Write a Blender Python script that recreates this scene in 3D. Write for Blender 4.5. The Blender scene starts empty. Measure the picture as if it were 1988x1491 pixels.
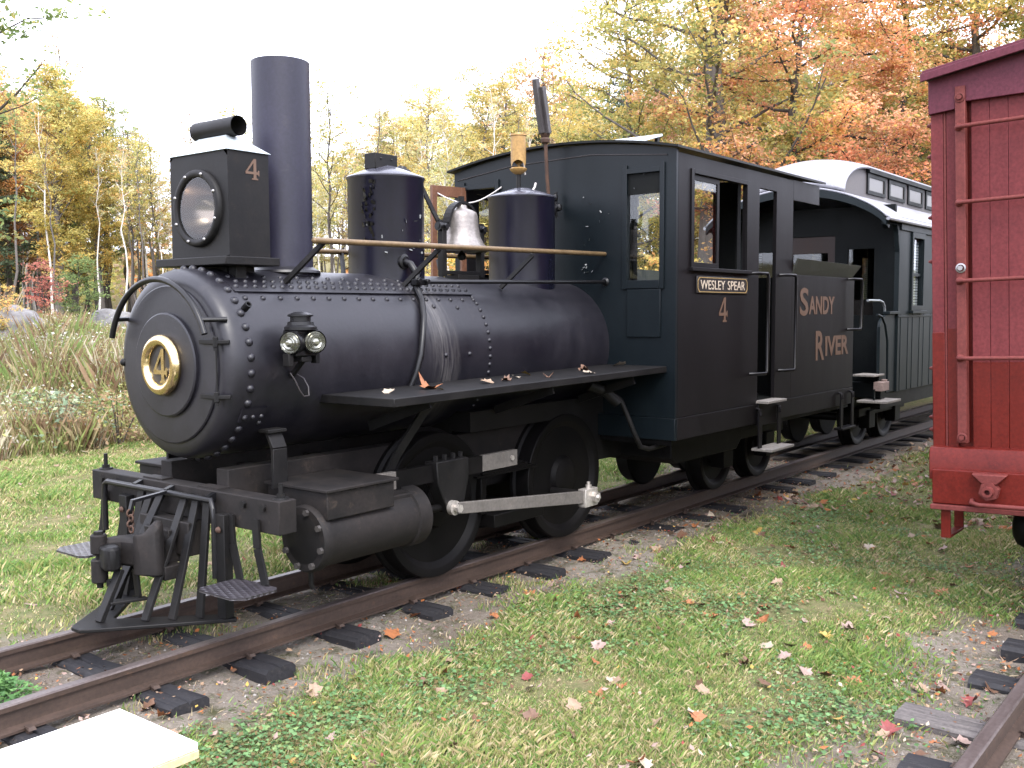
import bpy, bmesh, math, random
import numpy as np
from mathutils import Vector, Matrix
R = math.radians
sc = bpy.context.scene
col = sc.collection

# ---------------------------------------------------------------- camera
cam = bpy.data.cameras.new('camera'); camo = bpy.data.objects.new('camera', cam); col.objects.link(camo)
cam.sensor_fit = 'HORIZONTAL'; cam.sensor_width = 36; cam.lens = 1955.06/1988*36
cam.clip_start = .05; cam.clip_end = 2000
def set_cam(pos, yaw, pitch, roll):
    fw = Vector((math.sin(yaw)*math.cos(pitch), math.cos(yaw)*math.cos(pitch), math.sin(pitch)))
    rt = Vector((math.cos(yaw), -math.sin(yaw), 0)); up = rt.cross(fw)
    rt, up = rt*math.cos(roll)+up*math.sin(roll), -rt*math.sin(roll)+up*math.cos(roll)
    m = Matrix((rt, up, -fw)).transposed().to_4x4(); m.translation = Vector(pos)
    camo.matrix_world = m
set_cam((-1.3215, -4.237, 1.5231), .909, -.0734, -.0046)
sc.camera = camo

# ---------------------------------------------------------------- sky, sun, exposure (bright overcast)
SUN_EL, SUN_AZ = 50, 235          # degrees; azimuth of the direction the light comes from, counter-clockwise from +X
w = bpy.data.worlds.new('World'); sc.world = w; w.use_nodes = True
nt = w.node_tree; nt.nodes.clear()
sky = nt.nodes.new('ShaderNodeTexSky'); sky.sky_type = 'NISHITA'; sky.sun_disc = False
sky.sun_elevation = R(SUN_EL); sky.sun_rotation = R(90-SUN_AZ); sky.air_density = 1.0; sky.dust_density = 3.0
hsv = nt.nodes.new('ShaderNodeHueSaturation'); hsv.inputs['Saturation'].default_value = .22
mixs = nt.nodes.new('ShaderNodeMix'); mixs.data_type = 'RGBA'; mixs.inputs[0].default_value = .8
mixs.inputs[7].default_value = (10.3, 10.6, 12.6, 1)      # the even grey-white of the cloud sheet
bg = nt.nodes.new('ShaderNodeBackground'); bg.inputs[1].default_value = .12
out = nt.nodes.new('ShaderNodeOutputWorld')
nt.links.new(sky.outputs[0], hsv.inputs['Color']); nt.links.new(hsv.outputs[0], mixs.inputs[6])
nt.links.new(mixs.outputs[2], bg.inputs[0]); nt.links.new(bg.outputs[0], out.inputs[0])
sl = bpy.data.lights.new('sun', 'SUN'); sl.energy = 1.3; sl.angle = R(25); sl.color = (1, .96, .9)
so = bpy.data.objects.new('sun', sl); col.objects.link(so)
sd = Vector((math.cos(R(SUN_AZ))*math.cos(R(SUN_EL)), math.sin(R(SUN_AZ))*math.cos(R(SUN_EL)), math.sin(R(SUN_EL))))
so.rotation_euler = sd.to_track_quat('Z', 'Y').to_euler()
vs = sc.view_settings; vs.view_transform = 'Standard'; vs.look = 'None'; vs.exposure = 1.95; vs.gamma = 1; vs.use_curve_mapping = False
sc.cycles.max_bounces = 4; sc.cycles.diffuse_bounces = 2; sc.cycles.glossy_bounces = 2; sc.cycles.transmission_bounces = 3; sc.cycles.transparent_max_bounces = 6
sc.cycles.caustics_reflective = False; sc.cycles.caustics_refractive = False

# ---------------------------------------------------------------- helpers
ORG = {}
def link(o): col.objects.link(o); return o
def tag(o, label=None, cat=None, group=None, kind=None):
    if label: o['label'] = label
    if cat: o['category'] = cat
    if group: o['group'] = group
    if kind: o['kind'] = kind
    return o
def thing(name, label, cat, org=(0, 0, 0), group=None, kind=None):
    o = link(bpy.data.objects.new(name, None)); o.location = org; o.empty_display_size = .2
    ORG[o.name] = Vector(org); return tag(o, label, cat, group, kind)
def put(name, me, parent=None, loc=None, rot=None, scale=None, kind=None, world=True):
    """link a mesh as an object; loc is a world position"""
    o = link(bpy.data.objects.new(name, me))
    if parent is not None:
        o.parent = parent; ORG[o.name] = ORG[parent.name]
        if loc is not None: o.location = Vector(loc)-ORG[parent.name]
    else:
        ORG[o.name] = Vector((0, 0, 0))
        if loc is not None: o.location = loc
    if rot is not None: o.rotation_euler = rot
    if scale is not None: o.scale = scale if not isinstance(scale, (int, float)) else (scale,)*3
    if kind: o['kind'] = kind
    return o
def smooth(me, ang=35):
    me.polygons.foreach_set('use_smooth', [True]*len(me.polygons)); me.set_sharp_from_angle(angle=R(ang))
class MB:
    def __init__(s): s.v = []; s.f = []
    def add(s, vs, fs):
        n = len(s.v); s.v += [tuple(p) for p in vs]; s.f += [tuple(i+n for i in q) for q in fs]; return s
    def box(s, x0, x1, y0, y1, z0, z1):
        return s.add([(x0,y0,z0),(x1,y0,z0),(x1,y1,z0),(x0,y1,z0),(x0,y0,z1),(x1,y0,z1),(x1,y1,z1),(x0,y1,z1)],
                     [(0,3,2,1),(4,5,6,7),(0,1,5,4),(1,2,6,5),(2,3,7,6),(3,0,4,7)])
    def bar(s, p0, p1, w, h, up=(0,0,1), w1=None, h1=None):
        p0 = Vector(p0); p1 = Vector(p1); d = (p1-p0).normalized(); u = Vector(up)
        r = d.cross(u)
        if r.length < 1e-4: r = d.cross(Vector((1,0,0)))
        r.normalize(); u = r.cross(d)
        w1 = w if w1 is None else w1; h1 = h if h1 is None else h1
        q = [p0+r*a*w/2+u*b*h/2 for a, b in ((-1,-1),(1,-1),(1,1),(-1,1))]+[p1+r*a*w1/2+u*b*h1/2 for a, b in ((-1,-1),(1,-1),(1,1),(-1,1))]
        return s.add(q, [(3,2,1,0),(4,5,6,7),(0,1,5,4),(1,2,6,5),(2,3,7,6),(3,0,4,7)])
    def tube(s, pts, r, seg=10, cap=True):
        pts = [Vector(p) for p in pts]; n = len(pts); rr = r if isinstance(r, (list, tuple)) else [r]*n
        vs = []; fs = []; u = None
        for i, p in enumerate(pts):
            d = (pts[min(i+1,n-1)]-pts[max(i-1,0)]).normalized()
            if u is None:
                u = d.cross(Vector((0,0,1)))
                if u.length < .05: u = d.cross(Vector((1,0,0)))
            u = (u-d*u.dot(d)).normalized(); b = d.cross(u)
            for k in range(seg):
                a = 2*math.pi*k/seg; vs.append(p+(u*math.cos(a)+b*math.sin(a))*rr[i])
        for i in range(n-1):
            for k in range(seg):
                k2 = (k+1) % seg; fs.append((i*seg+k, i*seg+k2, (i+1)*seg+k2, (i+1)*seg+k))
        if cap: fs += [tuple(range(seg-1,-1,-1)), tuple((n-1)*seg+k for k in range(seg))]
        return s.add(vs, fs)
    def lathe(s, prof, o, axis='z', seg=32, a0=0, a1=360):
        """prof: (along axis, radius); full turn or an arc"""
        o = Vector(o); full = abs(a1-a0) >= 359.9; m = seg if full else seg+1
        A = {'x':(Vector((1,0,0)),Vector((0,0,1)),Vector((0,-1,0))),'y':(Vector((0,1,0)),Vector((0,0,1)),Vector((1,0,0))),'z':(Vector((0,0,1)),Vector((1,0,0)),Vector((0,1,0)))}[axis] if isinstance(axis, str) else axis
        d, e1, e2 = A; vs = []; fs = []; idx = []
        for a, r in prof:
            if r < 1e-6: idx.append([len(vs)]); vs.append(o+d*a)
            else:
                row = []
                for k in range(m):
                    t = R(a0+(a1-a0)*k/seg); row.append(len(vs)); vs.append(o+d*a+(e1*math.cos(t)+e2*math.sin(t))*r)
                idx.append(row)
        for i in range(len(prof)-1):
            p, q = idx[i], idx[i+1]
            if len(p) == 1 and len(q) == 1: continue
            for k in range(seg):
                k2 = (k+1) % m
                if len(p) == 1: fs.append((p[0], q[k2], q[k]))
                elif len(q) == 1: fs.append((p[k], p[k2], q[0]))
                else: fs.append((p[k], p[k2], q[k2], q[k]))
        return s.add(vs, fs)
    def torus(s, o, axis, R0, r, seg=48, sg2=14):
        prof = [(r*math.sin(2*math.pi*k/sg2), R0+r*math.cos(2*math.pi*k/sg2)) for k in range(sg2+1)]
        return s.lathe(prof, o, axis, seg)
    def prism(s, poly, a0, a1, ax='z'):
        """polygon extruded along ax: coordinates (x,y) for z, (x,z) for y, (y,z) for x"""
        g = {'z':lambda p,a:(p[0],p[1],a),'y':lambda p,a:(p[0],a,p[1]),'x':lambda p,a:(a,p[0],p[1])}[ax]
        n = len(poly)
        return s.add([g(p,a0) for p in poly]+[g(p,a1) for p in poly],
            [tuple(range(n-1,-1,-1)), tuple(range(n,2*n))]+[(i,(i+1)%n,n+(i+1)%n,n+i) for i in range(n)])
    def panel(s, us, vs, holes, a0, a1, ax):
        """solid plate with rectangular openings; us,vs cell edges; holes = set of empty (i,j); ax as in prism"""
        g = {'z':lambda u,v,a:(u,v,a),'y':lambda u,v,a:(u,a,v),'x':lambda u,v,a:(a,u,v)}[ax]
        ix = {}; V = []; F = []
        def vid(i, j, k):
            if (i,j,k) not in ix: ix[(i,j,k)] = len(V); V.append(g(us[i], vs[j], (a0,a1)[k]))
            return ix[(i,j,k)]
        occ = lambda i, j: 0 <= i < len(us)-1 and 0 <= j < len(vs)-1 and (i,j) not in holes
        for i in range(len(us)-1):
            for j in range(len(vs)-1):
                if not occ(i,j): continue
                c = [(i,j),(i+1,j),(i+1,j+1),(i,j+1)]
                F.append(tuple(vid(*q,0) for q in reversed(c))); F.append(tuple(vid(*q,1) for q in c))
                for (di,dj),(p,q) in {(0,-1):(0,1),(1,0):(1,2),(0,1):(2,3),(-1,0):(3,0)}.items():
                    if not occ(i+di,j+dj): F.append((vid(*c[p],0),vid(*c[q],0),vid(*c[q],1),vid(*c[p],1)))
        return s.add(V, F)
    def dome(s, o, n, r, h, seg=8, rings=3):
        """rivet head"""
        n = Vector(n).normalized(); e1 = n.orthogonal().normalized(); e2 = n.cross(e1)
        return s.lathe([(h*math.sin(math.pi/2*k/rings), r*math.cos(math.pi/2*k/rings) if k < rings else 0) for k in range(rings+1)], o, (n,e1,e2), seg)
    def hexa(s, o, n, r, h):
        n = Vector(n).normalized(); e1 = n.orthogonal().normalized(); e2 = n.cross(e1)
        return s.lathe([(0,r),(h,r),(h,0)], o, (n,e1,e2), 6)
    def mesh(s, name, mat=None, org=(0,0,0), ang=35, fix=True):
        me = bpy.data.meshes.new(name); o = Vector(org)
        me.from_pydata([(p[0]-o[0],p[1]-o[1],p[2]-o[2]) for p in s.v], [], s.f)
        if fix:
            b = bmesh.new(); b.from_mesh(me); bmesh.ops.recalc_face_normals(b, faces=b.faces); b.to_mesh(me); b.free()
        me.update(); smooth(me, ang)
        if mat: me.materials.append(mat)
        return me
    def build(s, name, mat, parent=None, bevel=0, ang=35, kind=None, fix=True, label=None):
        o = put(name, s.mesh(name, mat, ORG[parent.name] if parent is not None else (0,0,0), ang, fix), parent, kind=kind)
        if label: o['label'] = label
        if bevel:
            m = o.modifiers.new('bevel', 'BEVEL'); m.width = bevel; m.segments = 2; m.limit_method = 'ANGLE'; m.angle_limit = R(40); m.harden_normals = False
        return o
def curve_mesh(name, splines, mat, extrude=.002):
    cu = bpy.data.curves.new(name, 'CURVE'); cu.dimensions = '2D'; cu.fill_mode = 'BOTH'; cu.extrude = extrude
    for s in splines:
        sp = cu.splines.new('POLY'); sp.points.add(len(s)-1); sp.use_cyclic_u = True
        for p, q in zip(sp.points, s): p.co = (q[0], q[1], 0, 1)
    o = bpy.data.objects.new(name, cu); col.objects.link(o)
    dg = bpy.context.evaluated_depsgraph_get(); me = bpy.data.meshes.new_from_object(o.evaluated_get(dg))
    bpy.data.objects.remove(o); me.materials.clear(); me.materials.append(mat); return me
def text_mesh(name, lines, mat, extrude=.002):
    """lines: (text, x, y, width, cap height, boldness); one mesh in the XY plane"""
    b = bmesh.new()
    for t, x, y, wd, ht, off in lines:
        cu = bpy.data.curves.new(name, 'FONT'); cu.body = t; cu.size = 1; cu.extrude = extrude; cu.offset = off; cu.resolution_u = 4
        o = bpy.data.objects.new(name, cu); col.objects.link(o)
        dg = bpy.context.evaluated_depsgraph_get(); me = bpy.data.meshes.new_from_object(o.evaluated_get(dg))
        xs = [v.co.x for v in me.vertices]; ys = [v.co.y for v in me.vertices]; sx_, sy_ = wd/(max(xs)-min(xs)), ht/(max(ys)-min(ys))
        me.transform(Matrix.Translation((x-min(xs)*sx_, y-min(ys)*sy_, 0)) @ Matrix.Diagonal((sx_, sy_, 1, 1)))
        b.from_mesh(me); bpy.data.objects.remove(o); bpy.data.meshes.remove(me)
    me = bpy.data.meshes.new(name); b.to_mesh(me); b.free(); me.materials.append(mat); return me
FOUR = [[(.46,0),(.86,0),(.86,.06),(.75,.09),(.75,.26),(.84,.26),(.88,.2),(.94,.2),(.94,.46),(.88,.46),(.84,.38),(.75,.38),(.75,1.0),(.60,1.0),(.06,.36),(.06,.26),(.57,.26),(.57,.09),(.46,.06)],
        [(.20,.38),(.57,.80),(.57,.38)]]
def four(name, mat, w, h, ex=.002): return curve_mesh(name, [[((x-.5)*w, (y-.5)*h) for x, y in s] for s in FOUR], mat, ex)

# ---------------------------------------------------------------- materials
MAT = {}
def nodes(name):
    m = bpy.data.materials.new(name); m.use_nodes = True; t = m.node_tree; b = t.nodes['Principled BSDF']; MAT[name] = m
    return m, t, b
def nd(t, kind, **k):
    n = t.nodes.new(kind)
    for a, v in k.items():
        if a.startswith('i_'): n.inputs[a[2:].replace('_', ' ')].default_value = v
        else: setattr(n, a, v)
    return n
def ramp(t, src, stops):
    r = t.nodes.new('ShaderNodeValToRGB'); e = r.color_ramp.elements
    while len(e) < len(stops): e.new(.5)
    for q, (p, c) in zip(e, stops): q.position = p; q.color = c if len(c) == 4 else (*c, 1)
    t.links.new(src, r.inputs[0]); return r.outputs[0]
def mix(t, fac, a, b, blend='MIX'):
    n = t.nodes.new('ShaderNodeMix'); n.data_type = 'RGBA'; n.blend_type = blend
    for s, v in ((n.inputs[0], fac), (n.inputs[6], a), (n.inputs[7], b)):
        if isinstance(v, bpy.types.NodeSocket): t.links.new(v, s)
        elif isinstance(v, (int, float)): s.default_value = v
        else: s.default_value = v if len(v) == 4 else (*v, 1)
    return n.outputs[2]
def noise(t, scale, detail=4, rough=.6, stretch=None, coord='Object', dist=0):
    tc = t.nodes.new('ShaderNodeTexCoord'); n = nd(t, 'ShaderNodeTexNoise'); n.inputs['Scale'].default_value = scale
    n.inputs['Detail'].default_value = detail; n.inputs['Roughness'].default_value = rough; n.inputs['Distortion'].default_value = dist
    src = tc.outputs[coord]
    if stretch:
        mp = t.nodes.new('ShaderNodeMapping'); mp.inputs['Scale'].default_value = stretch; t.links.new(src, mp.inputs[0]); src = mp.outputs[0]
    t.links.new(src, n.inputs['Vector']); return n.outputs[0]
def bump(t, b, h, strength=.3, dist=.01):
    n = t.nodes.new('ShaderNodeBump'); n.inputs['Strength'].default_value = strength; n.inputs['Distance'].default_value = dist
    t.links.new(h, n.inputs['Height']); t.links.new(n.outputs[0], b.inputs['Normal'])
def paint(name, c1, c2, rough=.45, scale=6, stretch=None, rvar=.15, metal=0, bmp=.08, spec=.35, c3=None, fine=60):
    """painted or bare metal with blotches, streaks and fine grain"""
    m, t, b = nodes(name)
    n1 = noise(t, scale, 6, .65, stretch); n2 = noise(t, fine, 3, .6)
    c = mix(t, ramp(t, n1, [(.35,(0,0,0)),(.68,(1,1,1))]), c1, c2)
    if c3: c = mix(t, ramp(t, noise(t, scale*2.7, 8, .75), [(.58,(0,0,0)),(.72,(1,1,1))]), c, c3)
    c = mix(t, .4, c, ramp(t, n2, [(.3,(.5,.5,.5)),(.7,(1.5,1.5,1.5))]), 'MULTIPLY')
    t.links.new(c, b.inputs['Base Color']); b.inputs['Metallic'].default_value = metal
    b.inputs['Specular IOR Level'].default_value = spec
    rr = nd(t, 'ShaderNodeMapRange'); rr.inputs['To Min'].default_value = rough-rvar; rr.inputs['To Max'].default_value = rough+rvar
    t.links.new(n1, rr.inputs['Value']); t.links.new(rr.outputs[0], b.inputs['Roughness'])
    if bmp: bump(t, b, noise(t, fine*.6, 4, .6), bmp, .004)
    return m
def flat(name, c, rough=.5, metal=0, spec=.5):
    m, t, b = nodes(name); b.inputs['Base Color'].default_value = (*c, 1); b.inputs['Roughness'].default_value = rough
    b.inputs['Metallic'].default_value = metal; b.inputs['Specular IOR Level'].default_value = spec; return m

paint('boiler_paint', (.0036,.0034,.0060), (.0105,.0095,.0130), .44, 3.5, (1,1,.5), .16, spec=.42, c3=(.0165,.0145,.0160), bmp=.14)
# pale lime streaks run down the barrel beside the sand pipe
t = MAT['boiler_paint'].node_tree; b = t.nodes['Principled BSDF']; base = b.inputs['Base Color'].links[0].from_socket
tc = t.nodes.new('ShaderNodeTexCoord'); sx = t.nodes.new('ShaderNodeSeparateXYZ'); t.links.new(tc.outputs['Object'], sx.inputs[0])
def mathn(t, op, a, b_=None, c=None):
    n = t.nodes.new('ShaderNodeMath'); n.operation = op
    for i, v in enumerate((a, b_, c)):
        if v is None: continue
        if isinstance(v, (int, float)): n.inputs[i].default_value = v
        else: t.links.new(v, n.inputs[i])
    return n.outputs[0]
xx = mathn(t, 'SUBTRACT', sx.outputs[0], mathn(t, 'MULTIPLY_ADD', sx.outputs[2], -.12, 1.58))   # local x of the streak
win = mathn(t, 'SUBTRACT', 1, mathn(t, 'MULTIPLY', mathn(t, 'ABSOLUTE', xx), 6.5)); win.node.use_clamp = True
st = ramp(t, noise(t, 3, 6, .7, (9, .8, .8)), [(.42,(0,0,0)),(.75,(1,1,1))])
fac = mathn(t, 'MULTIPLY', mathn(t, 'MULTIPLY', win, st), .36)
t.links.new(mix(t, fac, base, (.30,.28,.26)), b.inputs['Base Color'])

paint('dome_paint', (.0030,.0030,.0085), (.0055,.0050,.0125), .30, 5, (1,1,.3), .10, spec=.5)
paint('stack_paint', (.0062,.0058,.0150), (.0140,.0128,.0270), .50, 4, (1,1,.3), .12, spec=.4, c3=(.020,.018,.026), bmp=.12)
paint('black_iron', (.0036,.0035,.0037), (.0078,.0070,.0068), .55, 7, None, .12, c3=(0.01260,0.00945,0.00735), spec=0.2)
paint('dusty_iron', (.0062,.0056,.0056), (.0150,.0122,.0112), .68, 5, None, .1, c3=(0.03240,0.02430,0.01890), spec=0.2)
paint('gloss_iron', (.0036,.0036,.0044), (.0068,.0064,.0070), .36, 8, None, .06, spec=.3)
paint('cab_green', (.0020,.0040,.0056), (.0036,.0062,.0078), .42, 4, (1,1,.4), .08, spec=0.22)
paint('cab_brown', (.0026,.0021,.0026), (.0046,.0036,.0042), .50, 3, (1,1,.35), .1, c3=(.0068,.0052,.0056), spec=0.16)
paint('cab_interior', (0.00300,0.00350,0.00350), (0.00600,0.00650,0.00600), .6, 4, spec=0.1)
paint('roof_felt', (0.00600,0.00660,0.00660), (0.01080,0.01080,0.01020), .5, 5, spec=0.15)
paint('coping_metal', (.022,.025,.020), (.036,.037,.030), .5, 6)
paint('bright_steel', (.36,.33,.30), (.46,.43,.39), .42, 9, None, .1, metal=.6, c3=(.25,.20,.16))
paint('rod_paint', (.075,.069,.063), (.105,.094,.084), .55, 9, None, .1, c3=(.07,.057,.046))
paint('brass', (.56,.43,.23), (.64,.50,.28), .22, 8, None, .08, metal=1, c3=(.34,.24,.12))
paint('brass_paint', (.24,.14,.045), (.30,.18,.06), .45, 8, None, .1, metal=.2, c3=(.20,.11,.04))
paint('rail_brass', (0.10400,0.06800,0.03360), (0.14400,0.09600,0.04800), .42, 9, None, .1, metal=.3)
paint('bell_bronze', (.165,.148,.135), (.22,.20,.185), .34, 6, (1,1,4), .06, metal=.55)
paint('rail_steel', (.032,.021,.016), (.056,.036,.027), .62, 6, (.4,3,3), .1, c3=(.075,.042,.026))
paint('rail_head', (.065,.050,.046), (.11,.09,.085), .42, 9, (.3,3,3), .08, metal=.4)
paint('wheel_iron', (.0026,.0024,.0025), (.0044,.0038,.0038), .55, 5, None, .1, spec=0.12)
paint('tie_wood', (.007,.007,.009), (.020,.019,.021), .72, 8, (8,.6,8), .12, bmp=.5, c3=(.060,.050,.042))
paint('grey_wood', (.050,.044,.043), (.115,.102,.096), .8, 7, (9,.5,9), .1, bmp=.6)
paint('step_wood', (.13,.12,.11), (.21,.19,.17), .75, 6, (.5,8,8), .1, bmp=.3)
paint('coach_green', (0.00413,0.00704,0.00853), (0.00633,0.00990,0.01128), .5, 4, (1,1,.4), .08, spec=0.18)
paint('coach_shaded', (.0022,.0032,.0035), (.0042,.0052,.0053), .5, 4, spec=0.1)  # coach paint darkened: shade under hood and eaves is put into the colour
paint('coach_door', (.012,.0045,.003), (.020,.008,.005), .5, 4, (1,1,.3))
paint('roof_silver', (.20,.20,.225), (.27,.27,.295), .38, 4, None, .08, metal=.1, c3=(.34,.34,.36))
paint('soffit', (.06,.055,.056), (.085,.077,.076), .6, 4)
paint('car_red', (0.07140,0.00762,0.00530), (0.08840,0.01020,0.00714), .32, 4, (1,1,.3), .08, c3=(0.04488,0.00464,0.00374), spec=0.15)
paint('car_faded', (0.09240,0.01881,0.02046), (0.11088,0.02376,0.02508), .55, 4, (1,1,.3), .1, c3=(0.07590,0.01518,0.01716), spec=0.12)
paint('car_post', (0.09375,0.02175,0.01950), (0.11250,0.02850,0.02475), .55, 6, (1,1,.4), .1, spec=0.15)
paint('car_roof', (0.06840,0.01512,0.02448), (0.08640,0.02088,0.03168), .5, 4, spec=0.15)
paint('white_board', (.80,.80,.74), (.84,.84,.79), .55, 5, None, .05, bmp=.03)
paint('cream_edge', (.42,.34,.19), (.48,.39,.23), .6, 6)
paint('brown_frame', (.085,.036,.020), (.115,.052,.028), .55, 6)
paint('rust', (.035,.018,.012), (.060,.030,.018), .75, 12)
flat('gold_leaf', (.36,.25,.10), .38, .3)
flat('letter_bronze', (.080,.043,.025), .6)
flat('cream_paint', (.42,.35,.27), .5)
flat('plate_black', (.012,.010,.010), .4)
flat('reflector_bright', (.80,.72,.62), .35, .7)  # paler than the reflector bowl: its bright highlight is put into the colour
flat('zinc', (.25,.24,.24), .35, .9)
flat('flake', (.11,.115,.115), .6)
flat('rope', (.45,.42,.40), .8)
paint('galvanised', (.38,.43,.45), (.46,.50,.51), .35, 6, None, .08, metal=.35)
m, t, b = nodes('glass'); b.inputs['Transmission Weight'].default_value = 1; b.inputs['Roughness'].default_value = .02; b.inputs['IOR'].default_value = 1.3; b.inputs['Base Color'].default_value = (.92,.95,.95,1)
# thin window glass: mostly clear with a mirror reflection
g = t.nodes.new('ShaderNodeBsdfGlossy'); g.inputs['Roughness'].default_value = .03
tr = t.nodes.new('ShaderNodeBsdfTransparent'); tr.inputs[0].default_value = (.88,.91,.90,1)
lw = t.nodes.new('ShaderNodeLayerWeight'); lw.inputs[0].default_value = .5
class _F: pass
fr = _F(); fr.outputs = [mathn(t, 'MULTIPLY_ADD', mathn(t, 'POWER', lw.outputs['Facing'], 4), .45, .04)]
mx = t.nodes.new('ShaderNodeMixShader'); t.links.new(fr.outputs[0], mx.inputs[0]); t.links.new(tr.outputs[0], mx.inputs[1]); t.links.new(g.outputs[0], mx.inputs[2])
t.links.new(mx.outputs[0], t.nodes['Material Output'].inputs[0])
m, t, b = nodes('reflector'); b.inputs['Metallic'].default_value = 1; b.inputs['Roughness'].default_value = .22; b.inputs['Base Color'].default_value = (.20,.155,.125,1)
m, t, b = nodes('lens'); b.inputs['Roughness'].default_value = .08; b.inputs['Base Color'].default_value = (.25,.25,.22,1); b.inputs['Metallic'].default_value = .85
M = MAT
paint('dome_cap', (.035,.035,.045), (.06,.06,.075), .26, 6, None, .08)
paint('grey_metal', (.026,.022,.023), (.045,.040,.040), .5, 9)
paint('zinc_dull', (.03,.027,.026), (.055,.05,.047), .5, 20)
paint('tread_plate', (0.02080,0.01840,0.02240), (0.03600,0.03200,0.03600), .34, 6, spec=.6)
t = M['tread_plate'].node_tree; b = t.nodes['Principled BSDF']
tcn = t.nodes.new('ShaderNodeTexCoord'); wv = []
for ang in (45, -45):
    mp = t.nodes.new('ShaderNodeMapping'); mp.inputs['Rotation'].default_value = (0,0,R(ang)); mp.inputs['Scale'].default_value = (1,.42,1); t.links.new(tcn.outputs['Object'], mp.inputs[0])
    vo = t.nodes.new('ShaderNodeTexVoronoi'); vo.inputs['Scale'].default_value = 46; vo.inputs['Randomness'].default_value = 0; t.links.new(mp.outputs[0], vo.inputs['Vector']); wv.append(vo.outputs['Distance'])
bump(t, b, mathn(t, 'MINIMUM', wv[0], wv[1]), 1.0, .012)
paint('rust_dark', (0.01260,0.00840,0.00630), (0.02380,0.01680,0.01260), .7, 9)
# ---------------------------------------------------------------- terrain
def sstep(a, b, x):
    t = np.clip((x-a)/(b-a), 0, 1); return t*t*(3-2*t)
def zg(x, y):
    """ground height; rail top is 0"""
    x = np.asarray(x, float); y = np.asarray(y, float)
    z = -.165 + .035*np.sin(x*.9+.5)*np.sin(y*1.1+.3) + .012*np.sin(x*3.1+y*2.3) + .008*np.sin(x*5.3-y*4.7)
    for yc in (0, -3.75):
        z += .02*np.exp(-((y-yc)/.45)**2)
    d = np.hypot(x+1.3, y+4.2)
    z += 1.2*sstep(12, 34, d)*sstep(2, 12, y) + .45*sstep(9, 24, y) + 5*sstep(45, 95, d)
    z += .10*np.sin(x*.37)*np.sin(y*.41)*sstep(3, 8, y)
    return z
def grid_ax(lo, hi, a, b, fine, grow):
    xs = list(np.arange(a, b+1e-6, fine)); s = fine
    while xs[-1] < hi: s *= grow; xs.append(xs[-1]+s)
    s = fine
    while xs[0] > lo: s *= grow; xs.insert(0, xs[0]-s)
    return np.array(xs)
gx = grid_ax(-120, 260, -2.5, 13, .09, 1.16); gy = grid_ax(-160, 240, -5, 9, .09, 1.16)
GX, GY = np.meshgrid(gx, gy, indexing='ij'); GZ = zg(GX, GY)
nx, ny = GX.shape
rng = np.random.default_rng(7)
near = (np.abs(GX-5) < 8) & (np.abs(GY-1) < 7)
GZ = GZ + np.where(near, rng.normal(0, .004, GZ.shape), 0)
me = bpy.data.meshes.new('ground')
I = np.arange(nx*ny).reshape(nx, ny)
F = np.stack([I[:-1,:-1], I[1:,:-1], I[1:,1:], I[:-1,1:]], -1).reshape(-1, 4)
def np_mesh(name, V, F, mat=None, cols=None, sm=False):
    """fast mesh from arrays; F is (n,3) or (n,4)"""
    me = bpy.data.meshes.new(name); n, k = F.shape
    me.vertices.add(len(V)); me.vertices.foreach_set('co', np.ascontiguousarray(V, dtype=np.float32).ravel())
    me.loops.add(n*k); me.loops.foreach_set('vertex_index', np.ascontiguousarray(F, dtype=np.int32).ravel())
    me.polygons.add(n); me.polygons.foreach_set('loop_start', np.arange(0, n*k, k, dtype=np.int32)); me.polygons.foreach_set('loop_total', np.full(n, k, dtype=np.int32))
    me.polygons.foreach_set('use_smooth', np.full(n, sm)); me.update(calc_edges=True); me.validate()
    if cols is not None:
        a = me.color_attributes.new('Col', 'FLOAT_COLOR', 'POINT'); c = np.ones((len(V), 4), np.float32); c[:, :3] = cols
        a.data.foreach_set('color', c.ravel())
    if mat: me.materials.append(mat)
    return me
m, t, b = nodes('soil')
n1 = noise(t, .7, 6, .6); n2 = noise(t, 9, 8, .7); n3 = noise(t, 60, 4, .7)
c = mix(t, ramp(t, n1, [(.4,(0,0,0)),(.62,(1,1,1))]), (.13,.105,.085), (.21,.185,.155))
c = mix(t, ramp(t, n2, [(.5,(0,0,0)),(.66,(1,1,1))]), c, (.055,.055,.025))
c = mix(t, ramp(t, n3, [(.55,(0,0,0)),(.75,(1,1,1))]), c, (.27,.24,.20))
vcn = t.nodes.new('ShaderNodeVertexColor'); vcn.layer_name = 'turf'
c = mix(t, vcn.outputs[0], c, mix(t, ramp(t, n2, [(.4,(0,0,0)),(.62,(1,1,1))]), (.085,.10,.035), (.17,.145,.075)))
tcg = t.nodes.new('ShaderNodeTexCoord'); sg = t.nodes.new('ShaderNodeSeparateXYZ'); t.links.new(tcg.outputs['Object'], sg.inputs[0])
# leaf litter and turf beyond the lawn
far = nd(t, 'ShaderNodeMapRange'); far.inputs['From Min'].default_value = 2; far.inputs['From Max'].default_value = 7; t.links.new(sg.outputs[1], far.inputs['Value'])
c = mix(t, far.outputs[0], c, mix(t, ramp(t, n2, [(.4,(0,0,0)),(.6,(1,1,1))]), (.085,.085,.03), (.15,.115,.05)))
t.links.new(c, b.inputs['Base Color']); b.inputs['Roughness'].default_value = .95; b.inputs['Specular IOR Level'].default_value = .2
bump(t, b, noise(t, 35, 8, .75), .8, .03)
gme = np_mesh('ground', np.stack([GX, GY, GZ], -1).reshape(-1, 3), F, m, sm=True)
go = put('ground', gme); tag(go, 'grassy earth ground with dirt strips along the tracks', 'ground', kind='structure')

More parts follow.
